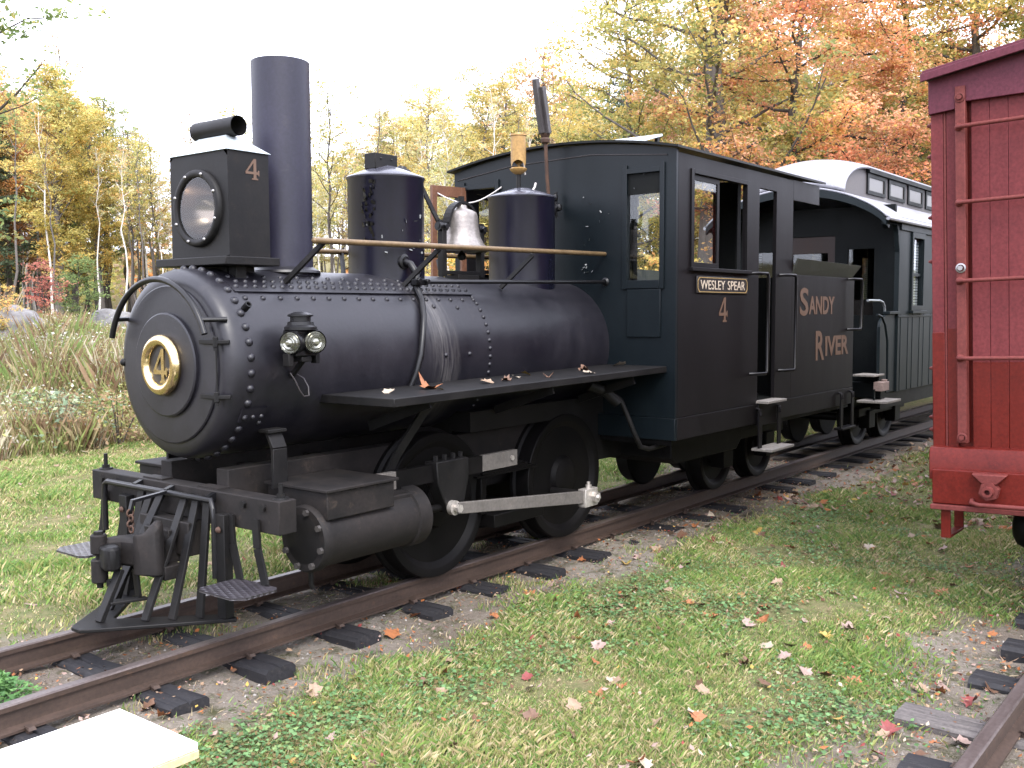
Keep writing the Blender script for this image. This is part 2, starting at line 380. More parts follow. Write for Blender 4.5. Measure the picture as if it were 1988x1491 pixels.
# ---------------------------------------------------------------- tracks
def rail_mesh(x0, x1):
    prof = [(-.048,-.112),(.048,-.112),(.048,-.102),(.012,-.092),(.009,-.032),(.026,-.026),(.027,-.006),(.021,0),(-.021,0),(-.027,-.006),(-.026,-.026),(-.009,-.032),(-.012,-.092),(-.048,-.102)]
    mb = MB(); xs = np.linspace(x0, x1, int((x1-x0)/1.5)+1); n = len(prof); vs = []; fs = []
    for x in xs:
        dz = .004*math.sin(x*.8); dy = .003*math.sin(x*1.3)
        vs += [(x, p+dy, q+dz) for p, q in prof]
    for i in range(len(xs)-1): fs += [(i*n+k, i*n+(k+1) % n, (i+1)*n+(k+1) % n, (i+1)*n+k) for k in range(n)]
    fs += [tuple(range(n)), tuple((len(xs)-1)*n+k for k in range(n))]
    me = mb.add(vs, fs).mesh('rail', MAT['rail_steel'], ang=30); me.materials.append(MAT['rail_head'])
    me.polygons.foreach_set('material_index', [1 if p.normal.z > .6 and p.center.z > -.02 else 0 for p in me.polygons])
    return me
def tie_mesh(seed, mat, L=1.22):
    r = random.Random(seed); mb = MB(); nx_ = 9; sec = []
    for i in range(nx_):
        y = -L/2+L*i/(nx_-1); w_ = .088+r.uniform(-.004, .004); h = .14; dz = r.uniform(-.003, .003); c_ = .018+r.uniform(-.006,.006)
        # a lengthwise drying crack down the top
        sec.append([(-w_,y,-h),(-w_,y,-c_+dz),(-w_+c_,y,dz),(-.012+r.uniform(-.004,.004),y,dz+.002),(-.004,y,dz-.012),(.006,y,dz+.001),(w_-c_,y,dz),(w_,y,-c_+dz),(w_,y,-h)])
    n = 9; vs = [p for s in sec for p in s]; fs = []
    for i in range(nx_-1): fs += [(i*n+k, i*n+(k+1) % n, (i+1)*n+(k+1) % n, (i+1)*n+k) for k in range(n)]
    fs += [tuple(range(n)), tuple((nx_-1)*n+k for k in range(n))]
    return mb.add(vs, fs).mesh('sleeper', mat, ang=30)
TIES = [tie_mesh(i, MAT['tie_wood']) for i in range(4)]; GREYT = tie_mesh(9, MAT['grey_wood'], 1.5)
spk = MB(); spk.box(-.008,.008,-.012,.012,-.02,.016); spk.add([(-.016,-.03,.008),(.016,-.03,.008),(.016,.014,.022),(-.016,.014,.022),(-.012,-.022,.02),(.012,-.022,.02)],[(0,1,2,3),(0,4,5,1),(4,0,3),(5,2,1),(4,3,2,5)])
SPIKE = spk.mesh('spike', MAT['rail_steel'])
def track(yc, label, x0, x1, tie_x, greys=(), seed=1):
    o = thing('railway_track', label, 'railway track', (0, yc, 0)); r = random.Random(seed)
    me = rail_mesh(x0, x1)
    for s in (-1, 1): put('rail', me, o, (0, yc+s*.33, 0))
    for i, x in enumerate(tie_x):
        g = i in greys
        t_ = put('sleeper', GREYT if g else TIES[i % 4], o, (x, yc+r.uniform(-.03,.03), (-.116 if x < 4.4 or yc else -.138) if not g else -.118), (0,0,r.uniform(-.03,.03)+(math.pi if r.random()<.5 else 0)))
        if x < 6 and x > -.5:
            for s in (-1, 1):
                for q in (-1, 1): 
                    sp = put('spike', SPIKE, o, (x+q*.02, yc+s*.33+q*.062, -.108), (0,0,math.pi if q > 0 else 0)); sp.parent = t_; sp.matrix_parent_inverse = Matrix.Identity(4)
                    sp.location = Vector((x+q*.02, yc+s*.33+q*.062, -.108))-Vector((x, t_.location.y+yc, t_.location.z)); sp.rotation_euler = (0,0,math.pi if q > 0 else 0)
    for t_ in o.children:                          # spikes stand in sleeper space, so sleepers keep no turn of their own there
        if t_.name.startswith('sleeper') and t_.children: t_.rotation_euler = (0,0,0)
    return o
rr_ = random.Random(3)
track(0, 'rusty narrow gauge track under the locomotive, on dark wooden sleepers', -7, 45, [-6.4+.535*i+rr_.uniform(-.03,.03) for i in range(96)])
track(-3.75, 'second rusty narrow gauge track at the lower right corner, leading under the red boxcar', -7, 40, [-6.37+.545*i+rr_.uniform(-.05,.05) for i in range(86)], greys=(17,), seed=5)
# ---------------------------------------------------------------- the locomotive
loco = thing('steam_locomotive', 'black narrow gauge tank steam locomotive number 4 with square headlight and tall straight stack', 'locomotive', (1.5, 0, 0))
ZB, RB = 1.27, .455
def cy(a, r=RB): return (-math.sin(R(a))*r, ZB+math.cos(R(a))*r)       # point on the barrel, angle from the top towards the camera side
def cn(a): return (0, -math.sin(R(a)), math.cos(R(a)))
# boiler barrel in three courses
boiler = MB().lathe([(1.60,.40),(1.60,.457),(2.40,.457),(2.402,RB),(3.345,RB),(3.348,.451),(4.69,.451),(4.69,0)], (0,0,ZB), 'x', 96).build('boiler', M['boiler_paint'], loco, ang=30)
smoke = MB().lathe([(1.468,0),(1.468,.392),(1.471,.41),(1.482,.432),(1.50,.447),(1.53,.457),(1.56,.460),(1.63,.460),(1.634,.455)], (0,0,ZB), 'x', 96).build('smokebox', M['boiler_paint'], loco, ang=30)
door = MB().lathe([(1.47,.378),(1.460,.378),(1.455,.372),(1.450,.28),(1.449,0)], (0,0,ZB), 'x', 72).build('smokebox_door', M['boiler_paint'], loco, ang=30)
MB().lathe([(1.452,.248),(1.436,.248),(1.431,.24),(1.428,.10),(1.428,0)], (0,0,ZB), 'x', 64).build('door_plate', M['boiler_paint'], door, ang=30)
npl = MB().torus((1.416,0,ZB), 'x', .118, .028, 56, 16).build('number_ring', M['brass'], loco, ang=60)
MB().lathe([(1.43,.12),(1.416,.12),(1.414,0)], (0,0,ZB), 'x', 40).build('number_disc', M['plate_black'], npl)
put('number_four', four('number_four', M['brass'], .125, .165, .003), npl, (1.411, .0, ZB-.004), (R(90), 0, R(-90)))
for dz in (.115, -.135):      # door hinges
    h = MB(); h.box(1.436,1.452,-.385,-.27,ZB+dz-.011,ZB+dz+.011); h.tube([(1.440,-.392,ZB+dz-.024),(1.440,-.392,ZB+dz+.024)], .013, 10); h.bar((1.442,-.39,ZB+dz),(1.485,-.436,ZB+dz), .022, .018)
    hg = h.build('door_hinge', M['black_iron'], loco, .003); MB().hexa((1.440,-.392,ZB+dz-.040),(0,0,1),.010,.016).build('hinge_bolt', M['black_iron'], hg)
hp = MB().tube([(1.442,-.393,ZB-.12),(1.442,-.393,ZB+.10)], .004, 8).build('hinge_pin', M['black_iron'], loco)
MB().dome((1.468,.405,ZB+.0),(-1,0,0),.02,.02,10).build('door_stop', M['black_iron'], loco)
# curved grab rail over the smokebox door
arc = [(1.395, .40*math.cos(R(a))+.0, 1.29+.385*math.sin(R(a))) for a in range(16, 165, 6)]
gr = MB().tube(arc, .0145, 12).build('front_grab_rail', M['gloss_iron'], loco, ang=60)
for s in (-1, 1): MB().tube([(1.395,s*.345,1.485),(1.50,s*.40,1.487)], .012, 10).build('grab_rail_post', M['gloss_iron'], gr)
# rivets
RIV = MB().dome((0,0,0),(0,0,1),.0205,.018,10,4).mesh('rivet', M['boiler_paint'], ang=80)
SRV = MB().dome((0,0,0),(0,0,1),.0145,.012,8,3).mesh('rivet', M['boiler_paint'], ang=80)
def rot_to(n): return Vector(n).to_track_quat('Z','Y').to_euler()
for k in range(40):
    a = k*9+4
    y, z = cy(a, .459); put('rivet', RIV, smoke, (1.583, y, z), rot_to(cn(a)))
strap = MB().lathe([(1.615,.456),(1.615,.4625),(3.335,.4625),(3.335,.455)], (0,0,ZB), 'x', 24, -41.5, 41.5)
strap.lathe([(1.615,.460),(1.615,.466),(3.335,.466),(3.335,.460)], (0,0,ZB), 'x', 2, 40.6, 41.9)
strap = strap.build('seam_strap', M['boiler_paint'], loco)
rv = MB()
for s in (1, -1):
    for k in range(31): rv.dome((1.645+k*.0555, *cy(s*36.5,.462)), cn(s*36.5), .0150, .012, 8, 2)
    for k in range(30): rv.dome((1.672+k*.0555, *cy(s*31,.462)), cn(s*31), .0150, .012, 8, 2)
    for k in range(16): rv.dome((1.66+k*.105, *cy(s*25,.462)), cn(s*25), .0140, .012, 8, 2)
rv.build('strap_rivets', M['boiler_paint'], strap, kind='stuff', ang=80)
for k in range(17): put('rivet', SRV, boiler, (1.655+k*.104, *cy(46.5,.4565 if k < 8 else .4545)), rot_to(cn(46.5)))
for k in range(22): 
    a = 44+k*6.1
    put('rivet', SRV, boiler, (3.325, *cy(a,.4545)), rot_to(cn(a)))
for x, a in ((2.93,90),(3.136,90),(2.93,53),(3.13,54)): put('rivet', SRV, boiler, (x, *cy(a,.4545)), rot_to(cn(a)))
pl = MB().lathe([(1.555,.460),(1.555,.469),(1.70,.469),(1.70,.456)], (0,0,ZB), 'x', 4, 115, 124)
for k in range(3): pl.dome((1.58+k*.048, *cy(121,.469)), cn(121), .013,.011)
pl.dome((1.69,*cy(127,.457)), cn(127), .013,.011); pl.build('patch_plate', M['boiler_paint'], loco)
y, z = cy(55,.45); n = Vector(cn(55)); p = Vector((1.615,y,z))
MB().lathe([(0,.017),(.05,.017),(.05,.011),(.02,.011)], p, (n, Vector((1,0,0)), n.cross(Vector((1,0,0)))), 14).build('pipe_stub', M['black_iron'], loco)

# stack
stk = MB().lathe([(1.69,.155),(1.74,.150),(2.0,.150),(2.812,.150),(2.815,.146),(2.80,.141),(1.8,.141)], (2.165,0,0), 'z', 56).build('stack', M['stack_paint'], loco, ang=50)
MB().lathe([(0,0.19),(.012,.185),(.03,.152)], (2.165,0,1.722), 'z', 40).build('stack_base', M['boiler_paint'], stk)

# headlight: shelf, box, hipped lid, chimney, lamp
hl = MB().box(1.585,1.905,-.285,.285,1.742,1.782).build('headlight_shelf', M['black_iron'], loco, .004)
MB().box(1.70,1.87,-.13,.13,1.69,1.742).box(1.70,1.76,-.21,-.15,1.66,1.742).box(1.70,1.76,.15,.21,1.66,1.742).build('shelf_bracket', M['black_iron'], hl, .003)
hx0,hx1,hy,hz0,hz1 = 1.648,1.888,.232,1.784,2.285
hb = MB()
nseg = 48; cz_ = 2.022; rr0 = .158       # front wall with a round opening
vs = []; fs = []
sq = [(-hy,hz0),(hy,hz0),(hy,hz1),(-hy,hz1)]
for k in range(nseg):
    a = 2*math.pi*k/nseg; c_, s_ = math.cos(a), math.sin(a)
    vs.append((hx0, rr0*c_, cz_+rr0*s_)); 
    tt = min(hy/abs(c_) if abs(c_) > 1e-6 else 9, ((hz1-cz_) if s_ > 0 else (cz_-hz0))/abs(s_) if abs(s_) > 1e-6 else 9)
    vs.append((hx0, tt*c_, cz_+tt*s_))
for k in range(nseg): k2 = (k+1) % nseg; fs.append((2*k,2*k2,2*k2+1,2*k+1))
hb.add(vs, fs)
hb.add([(hx0,-hy,hz0),(hx0,hy,hz0),(hx1,hy,hz0),(hx1,-hy,hz0),(hx0,-hy,hz1),(hx0,hy,hz1),(hx1,hy,hz1),(hx1,-hy,hz1)], [(0,1,2,3),(0,3,7,4),(1,5,6,2),(3,2,6,7)])
hbo = hb.build('headlight_box', M['black_iron'], loco)
zr = 2.375
MB().add([(hx0-.012,-hy-.012,hz1),(hx1+.012,-hy-.012,hz1),(hx1+.012,hy+.012,hz1),(hx0-.012,hy+.012,hz1),(hx0+.085,-.11,zr),(hx1-.085,-.11,zr),(hx1-.085,.11,zr),(hx0+.085,.11,zr)],
         [(3,2,1,0),(4,5,6,7),(0,1,5,4),(1,2,6,5),(2,3,7,6),(3,0,4,7)]).build('headlight_lid', M['galvanised'], hbo, .003)
MB().lathe([(-.17,.048),(.16,.048),(.16,.042),(-.168,.042)], (1.765,0,2.417), 'y', 28).build('headlight_chimney', M['black_iron'], hbo, ang=50)
rim = MB().lathe([(hx0+.002,.150),(hx0-.020,.150),(hx0-.026,.158),(hx0-.026,.176),(hx0-.018,.186),(hx0+.001,.188)], (0,0,cz_), 'x', 56).build('headlight_rim', M['black_iron'], hbo, ang=50)
for k in range(8): a = R(k*45+20); MB().dome((hx0-.026,math.cos(a)*.168,cz_+math.sin(a)*.168),(-1,0,0),.009,.008).build('rim_screw', M['zinc'], rim)
MB().lathe([(hx0-.004,.152),(hx0+.05,.138),(hx0+.10,.112),(hx0+.13,.085),(hx0+.145,.066)], (0,0,cz_), 'x', 48).build('reflector', M['reflector'], hbo, ang=80)
MB().lathe([(hx0+.145,.066),(hx0+.150,.060),(hx0+.158,.03),(hx0+.16,0)], (0,0,cz_), 'x', 32).build('reflector_back', M['reflector_bright'], hbo, ang=80)
MB().lathe([(hx0-.012,.152),(hx0-.012,0)], (0,0,cz_), 'x', 40).build('headlight_glass', M['glass'], hbo)
put('number_four', four('number_four', M['letter_bronze'], .092, .10, .001), hbo, (1.79, -hy-.0015, 2.205), (R(90), 0, 0))

# domes
def vdome(name, x, r, ztop, zc, par):
    o = MB().lathe([(1.60,r),(ztop-.012,r),(ztop-.004,r+.004),(ztop,r+.004)], (x,0,0), 'z', 64).build(name, M['dome_paint'], par, ang=50)
    MB().lathe([(ztop-.002,r+.006),(ztop+.006,r+.008),(ztop+.012,r+.002),(ztop+(zc-ztop)*.72,r*.52),(ztop+(zc-ztop)*.92,r*.30),(zc,r*.25),(zc,0)], (x,0,0), 'z', 56).build(name+'_cap', M['dome_cap'], o, ang=50)
    return o
d1 = vdome('sand_dome', 2.925, .222, 2.285, 2.36, loco)
MB().box(2.80,2.98,-.045,.045,2.335,2.425).build('filler_box', M['black_iron'], d1, .004)
for q in (-.045,.04): MB().dome((2.89+q,-.045,2.395),(0,-1,0),.007,.006).build('box_screw', M['gloss_iron'], d1)
MB().lathe([(0,.055),(.02,.06),(.03,.055),(.035,.03),(.05,.026),(.055,0)], (3.055,.0,2.325), (Vector((.25,0,1)).normalized(), Vector((1,0,-.25)).normalized(), Vector((0,1,0))), 24).build('filler_cap', M['gloss_iron'], d1)
d2 = vdome('steam_dome', 4.235, .228, 2.285, 2.352, loco)
def flakes(n, seed, pos, mat):
    r = random.Random(seed); mb = MB()
    for i in range(n):
        p, nrm = pos(r); p = Vector(p); nrm = Vector(nrm); a = nrm.orthogonal().normalized(); b_ = nrm.cross(a); th = r.uniform(0,6.28)
        u = (a*math.cos(th)+b_*math.sin(th))*r.uniform(.008,.026); v_ = nrm.cross(u).normalized()*r.uniform(.003,.008)
        mb.add([p+nrm*.0015, p+u+nrm*.003, p+u+v_+nrm*r.uniform(.006,.014), p+v_*1.2+nrm*.008], [(0,1,2,3)])
    return mb
def dpos(x, rr, lo, hi, z0, z1):
    def f(r):
        a = R(r.uniform(lo, hi)); return ((x+rr*math.cos(a), rr*math.sin(a), r.triangular(z0, z1, z0)), (math.cos(a), math.sin(a), 0))
    return f
flakes(12, 3, dpos(2.925,.222,195,300,1.85,2.1), None).build('paint_flakes', M['flake'], d1, kind='stuff', fix=False)
flakes(5, 4, dpos(4.235,.228,215,300,1.9,2.2), None).build('paint_flakes', M['flake'], d2, kind='stuff', fix=False)
fl = MB(); r = random.Random(5)
for i in range(46):     # curled dark paint lifting along the dome's edge
    a = R(r.uniform(186,206)); z = r.uniform(1.9,2.25); p = Vector((2.925+.223*math.cos(a), .223*math.sin(a), z)); nrm = Vector((math.cos(a), math.sin(a), 0)); q = Vector((0,0,1))
    u = Vector((-nrm.y,nrm.x,0))*r.uniform(.01,.025)
    fl.add([p,p+q*r.uniform(.01,.03),p+q*.02+u+nrm*r.uniform(.008,.02),p+u+nrm*.004],[(0,1,2,3)])
fl.build('lifting_paint', M['gloss_iron'], d1, kind='stuff', fix=False)

# bell in its frame
bf = MB()
for s in (-1, 1):
    bf.box(3.60+s*.185-.02,3.60+s*.185+.02,-.022,.022,1.735,2.03)
bf.box(3.435,3.765,-.021,.021,1.748,1.772); bf.box(3.50,3.70,-.06,.06,1.70,1.747)
bell = bf.build('bell_frame', M['black_iron'], loco, .003)
for s in (-1, 1):
    k = MB().tube([(3.60+s*.225,0,2.045),(3.60+s*.150,0,2.045)], .028, 12); k.tube([(3.60+s*.23,0,2.045),(3.60+s*.145,0,2.045)], .016, 10)
    for a in range(4): k.hexa((3.60+s*.185,-.03,2.045),(0,-1,0),.018,.014) if a == 0 else k.hexa((3.60+s*(.16+.018*a),0,2.07),(0,0,1),.011,.014)
    k.build('bell_bearing', M['gloss_iron'], bell)
yk = MB(); n = 18
for i in range(n):
    a0, a1 = math.pi*i/n, math.pi*(i+1)/n
    f = lambda a, q: (3.60-q*math.cos(a)*1.0, 2.045+q*math.sin(a)*1.12)
    for (x,z),(x2,z2) in ((f(a0,.145),f(a1,.145)),): yk.bar((x,0,z),(x2,0,z2),.055,.016,(0,0,1))
yk.build('bell_yoke', M['black_iron'], bell)
MB().hexa((3.60,0,2.205),(0,0,1),.022,.04).build('yoke_nut', M['black_iron'], bell)
MB().lathe([(2.19,0),(2.19,.032),(2.168,.04),(2.155,.075),(2.145,.095),(2.12,.105),(2.06,.108),(1.99,.120),(1.95,.140),(1.918,.168),(1.905,.176),(1.895,.172),(1.90,.15),(1.95,.11),(2.10,.08),(2.12,0)], (3.60,0,0), 'z', 48).build('bell', M['bell_bronze'], bell, ang=50)
MB().tube([(3.60,0,2.0),(3.60,0,1.88)],.008,8).lathe([(1.84,0),(1.845,.022),(1.865,.03),(1.885,.022),(1.90,0)], (3.60,0,0), 'z', 16).build('clapper', M['black_iron'], bell)
MB().bar((3.43,.03,2.06),(3.40,.06,2.14),.03,.012,(0,1,0)).bar((3.40,.06,2.14),(3.31,.10,2.33),.03,.012,(0,1,0)).build('bell_crank', M['black_iron'], bell)

# whistles
wh = MB().lathe([(2.44,0),(2.445,.02),(2.46,.045),(2.475,.058),(2.483,.060),(2.488,.050),(2.49,.05)], (4.20,0,0), 'z', 32).build('brass_whistle', M['brass_paint'], loco, ang=50)
wb = MB(); n = 36; vs = []; fs = []
for k in range(n):
    a = 2*math.pi*k/n; ph = (k % 12)/12; lip = .045*max(0, math.sin(math.pi*ph))**.6 if 0 < ph < 1 else 0
    for z in (2.492+lip, 2.60, 2.705): vs.append((4.20+.052*math.cos(a+.6), .052*math.sin(a+.6), z))
for k in range(n):
    k2 = (k+1) % n
    for j in (0, 1): fs.append((3*k+j,3*k2+j,3*k2+j+1,3*k+j+1))
wb.add(vs, fs); wb.lathe([(2.70,.052),(2.704,.058),(2.714,.056),(2.715,.03),(2.722,.02),(2.728,0)], (4.20,0,0), 'z', 32)
wb.build('whistle_bell', M['brass_paint'], wh, ang=50)
MB().tube([(4.20,0,2.34),(4.20,0,2.46)], .016, 12).build('whistle_stem', M['black_iron'], wh)
MB().tube([(4.275,0,2.45),(4.265,0,2.48),(4.262,0,2.58),(4.25,-.01,2.60)], .006, 8).build('whistle_lever', M['rope'], wh)
MB().tube([(4.32,-.02,2.335),(4.345,-.03,2.37),(4.37,-.02,2.40)], .007, 8).build('valve_lever', M['rope'], d2)
cw = MB().tube([(4.555,0,2.28),(4.535,0,2.45),(4.52,0,2.62),(4.515,0,2.70)], .013, 10).build('tall_whistle', M['rust'], loco)
MB().lathe([(2.69,.018),(2.70,.03),(2.72,.034),(2.735,.024),(2.74,.03),(2.76,.036),(2.765,0)], (4.512,0,0), 'z', 20).build('whistle_valve', M['rust'], cw)
tip = Vector((4.43,0,3.12)); bs = Vector((4.51,0,2.76)); dd = (tip-bs)
for i, (oy, ox, ln) in enumerate(((-.026,0,.86),(.026,.0,.9),(0,-.030,1.0),(0,.032,.88))):
    MB().bar(bs+Vector((ox,oy,0)), bs+Vector((ox,oy,0))+dd*ln, .040, .036, (0,1,0)).build('whistle_chime', M['grey_metal'], cw, .004)
gl = MB()
for q in ((.0,0,2.32),(.02,-.02,2.25),(-.02,.0,2.22)): gl.lathe([(-.03,0),(-.02,.02),(.0,.026),(.02,.02),(.03,0)], (4.585+q[0],q[1]-.03,q[2]), 'z', 10)
gl.tube([(4.60,-.03,2.36),(4.60,-.03,2.18)],.01,8); gl.build('valve_fitting', M['gloss_iron'], loco)

# hand rails along the barrel and the rod to the sand pipe
for s in (-1, 1):
    hr = MB().tube([(2.02,s*.405,1.868),(4.66,s*.412,1.908)], .0155, 12); hr.dome((2.02,s*.405,1.868),(-1,0,0),.0155,.012); hr = hr.build('hand_rail', M['rail_brass'], loco, ang=60)
    for x in (2.09, 2.94, 3.82): MB().bar((x,s*.402,1.868),(x-.125,s*.24,1.662),.026,.016,(1,0,0)).build('hand_rail_post', M['black_iron'], hr)
    MB().lathe([(0,.03),(.012,.028),(.015,.016)], (4.662,s*.412,1.908), (Vector((-1,0,0)),Vector((0,1,0)),Vector((0,0,1))), 14).build('rail_flange', M['rail_brass'], hr)
MB().tube([(2.93,-.30,1.685),(4.665,-.42,1.715)], .013, 10).lathe([(0,.03),(.02,.03),(.03,.018)], (4.66,-.42,1.715), (Vector((-1,0,0)),Vector((0,1,0)),Vector((0,0,1))), 12).build('sander_rod', M['gloss_iron'], loco)
sp = [(2.86,-.205,1.80),(2.865,-.25,1.785),(2.875,-.285,1.73),(2.865,*cy(38,.478)),(2.83,*cy(50,.478)),(2.78,*cy(63,.478)),(2.73,*cy(76,.478)),(2.70,*cy(88,.478)),(2.67,*cy(100,.478)),(2.64,*cy(112,.478))]
spo = MB().tube(sp, [.021]*4+[.0175]*6, 12).build('sand_pipe', M['gloss_iron'], loco, ang=60)
MB().lathe([(0,.045),(.016,.045),(.022,.03)], (2.86,-.198,1.80), (Vector((0,-1,0)),Vector((1,0,0)),Vector((0,0,1))), 20).build('pipe_flange', M['gloss_iron'], spo)
MB().box(2.835,2.93,-.325,-.275,1.665,1.70).hexa((2.84,-.33,1.69),(0,-1,0),.018,.02).hexa((2.91,-.33,1.685),(0,-1,0),.016,.02).build('sand_valve', M['gloss_iron'], spo, .003)

# class lamp on its bracket
lm = MB().box(1.745,1.865,-.585,-.485,1.31,1.435).build('marker_lamp', M['gloss_iron'], loco, .008)
MB().lathe([(1.435,.076),(1.448,.076),(1.458,.062),(1.472,.060),(1.475,.048),(1.495,.048),(1.498,.06),(1.506,.06),(1.518,.028),(1.52,0)], (1.805,-.545,0), 'z', 28).build('lamp_top', M['gloss_iron'], lm)
def lens(c, n):
    n = Vector(n).normalized(); e1 = n.orthogonal().normalized(); e2 = n.cross(e1); A = (n,e1,e2)
    ln = MB().lathe([(0,.052),(.014,.049),(.010,.044),(.023,.038),(.018,.032),(.030,.026),(.026,.019),(.037,.010),(.038,0)], c, A, 32).build('lamp_lens', M['lens'], lm, ang=20)
    MB().lathe([(-.03,.055),(.008,.057),(.012,.055),(.004,.051)], c, A, 32).build('lens_rim', M['gloss_iron'], lm, ang=50)
lens((1.735,-.56,1.375), (-.93,-.36,0)); lens((1.835,-.605,1.378), (-.35,-.93,0)); lens((1.875,-.52,1.375), (1,.1,0))
MB().box(1.78,1.84,-.58,-.43,1.285,1.308).build('lamp_bracket', M['black_iron'], lm, .003)
MB().bar((1.81,-.55,1.29),(1.81,-.46,1.21),.02,.02).build('bracket_stay', M['black_iron'], lm)
for bx_ in ((1.715,1.744,-.565,-.52,1.265,1.325),(1.866,1.89,-.58,-.54,1.275,1.325),(1.866,1.89,-.57,-.53,1.405,1.44)): MB().box(*bx_).build('lamp_lug', M['black_iron'], lm, .003)
MB().tube([(1.745,-.535,1.235),(1.765,-.545,1.20),(1.79,-.548,1.15),(1.82,-.54,1.12),(1.86,-.53,1.12),(1.875,-.51,1.16),(1.865,-.49,1.20),(1.85,-.46,1.22)], .0035, 6).build('lamp_wire', M['grey_metal'], lm)

# running boards
for s in (-1, 1):
    rb = MB().prism([(2.03,s*.40),(2.06,s*.90),(4.665,s*.905),(4.665,s*.43),(3.4,s*.43)], 0, .042, 'z')
    rb.v = [(x, y, z+1.066+(x-2.03)*.0125) for x, y, z in rb.v]
    rb = rb.build('running_board', M['black_iron'], loco, .004)
    for x in (2.35, 3.4, 4.3): MB().bar((x,s*.86,1.065),(x,s*.43,.92),.05,.014,(1,0,0)).build('board_brace', M['black_iron'], rb)

# frame, buffer beam
for s in (-1, 1): MB().box(1.575,8.0,s*.23-.045,s*.23+.045,.60,.775).build('frame_rail', M['dusty_iron'], loco, .004)
fb = MB()
for x in (2.0,2.45,3.5,4.6): fb.box(x-.03,x+.03,-.185,.185,.45,.72)
fb.box(3.3,4.7,-.17,.17,.40,.86); fb.build('frame_stretchers', M['dusty_iron'], loco)
beam = MB().box(1.478,1.575,-.765,.765,.54,.692).build('buffer_beam', M['dusty_iron'], loco, .005)
for s in (-1, 1):
    MB().lathe([(.692,.036),(.70,.034),(.70,.0)], (1.53,s*.715,0), 'z', 18).hexa((1.53,s*.715,.70),(0,0,1),.02,.016).tube([(1.53,s*.715,.70),(1.53,s*.715,.775 if s > 0 else .76)],.0105,8).build('beam_bolt', M['black_iron'], beam)
    for q in (.52,.66): MB().hexa((1.478,s*q,.655),(-1,0,0),.018,.014).build('beam_nut', M['black_iron'], beam)
    MB().box(1.495,1.56,s*.23-.08,s*.23+.08,.692,.700).build('beam_plate', M['dusty_iron'], beam)
lv = MB().tube([(1.43,-.36,.30),(1.43,-.36,.57),(1.43,-.355,.62),(1.44,-.33,.655),(1.44,.55,.655),(1.44,.575,.64),(1.44,.58,.60),(1.44,.58,.40)], .0145, 10).build('uncoupling_lever', M['gloss_iron'], loco)
for y in (-.30,.30,.03): MB().bar((1.44,y,.655),(1.49,y,.672),.03,.034).build('lever_bracket', M['gloss_iron'], lv)
MB().bar((1.44,.02,.66),(1.24,.0,.645),.022,.014).bar((1.245,.0,.65),(1.23,.0,.60),.02,.012).build('lever_arm', M['gloss_iron'], lv)
ch = MB()
for i in range(4): ch.torus((1.23+.004*(i % 2),.0,.592-.026*i), 'x' if i % 2 else 'y', .016, .005, 12, 6)
ch.build('lever_chain', M['rust'], lv, ang=80)
# pilot
VY = .40
pil = MB().prism([(.945,.035),(.945,-.035),(.97,-.06),(1.47,-.455),(1.49,-.43),(1.47,-.335),(1.14,-.012),(1.14,.012),(1.47,.335),(1.49,.43),(1.47,.455),(.97,.06)], .100, .118, 'z').build('pilot', M['black_iron'], loco, .004)
for s in (-1, 1):
    for bx, by, ty in ((1.195,.150,.095),(1.280,.235,.185),(1.375,.310,.268)):
        MB().bar((bx,s*by,.118),(1.462,s*ty,.645),.050,.016,(1,0,0)).build('pilot_bar', M['black_iron'], pil, .002)
    MB().box(1.43,1.476,s*VY-.032,s*VY+.032,.118,.60).build('pilot_post', M['black_iron'], pil, .003)
    MB().dome((1.425,s*VY,.53),(-1,0,0),.016,.016).build('post_bolt', M['rust'], pil)
    st = MB().prism([(1.475,s*.47),(1.475,s*.74),(1.45,s*.77),(1.29,s*.77),(1.245,s*.72),(1.245,s*.50),(1.27,s*.47)], .300, .310, 'z').build('step_plate', M['tread_plate'], loco)
    for y, x in ((.50,1.462),(.68,1.462)): MB().bar((x,s*(y-.06),.60),(x,s*(y-.05),.47),.045,.012,(1,0,0)).bar((x,s*(y-.05),.47),(x,s*y,.31),.045,.012,(1,0,0)).build('step_hanger', M['black_iron'], st)
MB().bar((1.17,0,.34),(1.06,0,.118),.05,.022,(1,0,0)).bar((1.23,-.03,.33),(1.235,-.04,.20),.014,.04,(0,1,0)).prism([(1.10,-.03),(1.26,-.085),(1.26,-.045),(1.11,.03)],.188,.202,'z').build('coupler_support', M['black_iron'], pil, .003)
MB().box(1.40,1.478,-.20,.20,.38,.54).box(1.36,1.47,-.10,.10,.34,.50).box(1.30,1.40,-.16,.16,.28,.345).build('draft_box', M['dusty_iron'], beam, .005)
cp = MB().prism([(1.47,-.055),(1.36,-.055),(1.32,-.085),(1.24,-.10),(1.21,-.05),(1.19,.02),(1.14,.055),(1.135,.105),(1.21,.115),(1.31,.07),(1.36,.05),(1.47,.05)], .345, .475, 'z').build('coupler', M['dusty_iron'], loco, .016)
n_ = 9; vs = []; fs = []     # guard arm: narrow tall S-shaped jaw
for i in range(n_):
    f = i/(n_-1); x = 1.315-.115*f; y = -.105-.030*math.sin(f*math.pi*1.1)+.02*f; wd = .034*(1-.5*f)+.010*math.sin(f*math.pi); zt = .555-.045*f+.014*math.sin(f*6); zb_ = .305+.012*f
    vs += [(x,y-wd,zb_),(x,y+wd,zb_),(x,y+wd*.9,zt-.015),(x,y+wd*.45,zt),(x,y-wd*.45,zt),(x,y-wd*.9,zt-.015)]
for i in range(n_-1): fs += [(i*6+k,i*6+(k+1)%6,(i+1)*6+(k+1)%6,(i+1)*6+k) for k in range(6)]
fs += [tuple(range(6)), tuple((n_-1)*6+k for k in range(6))]
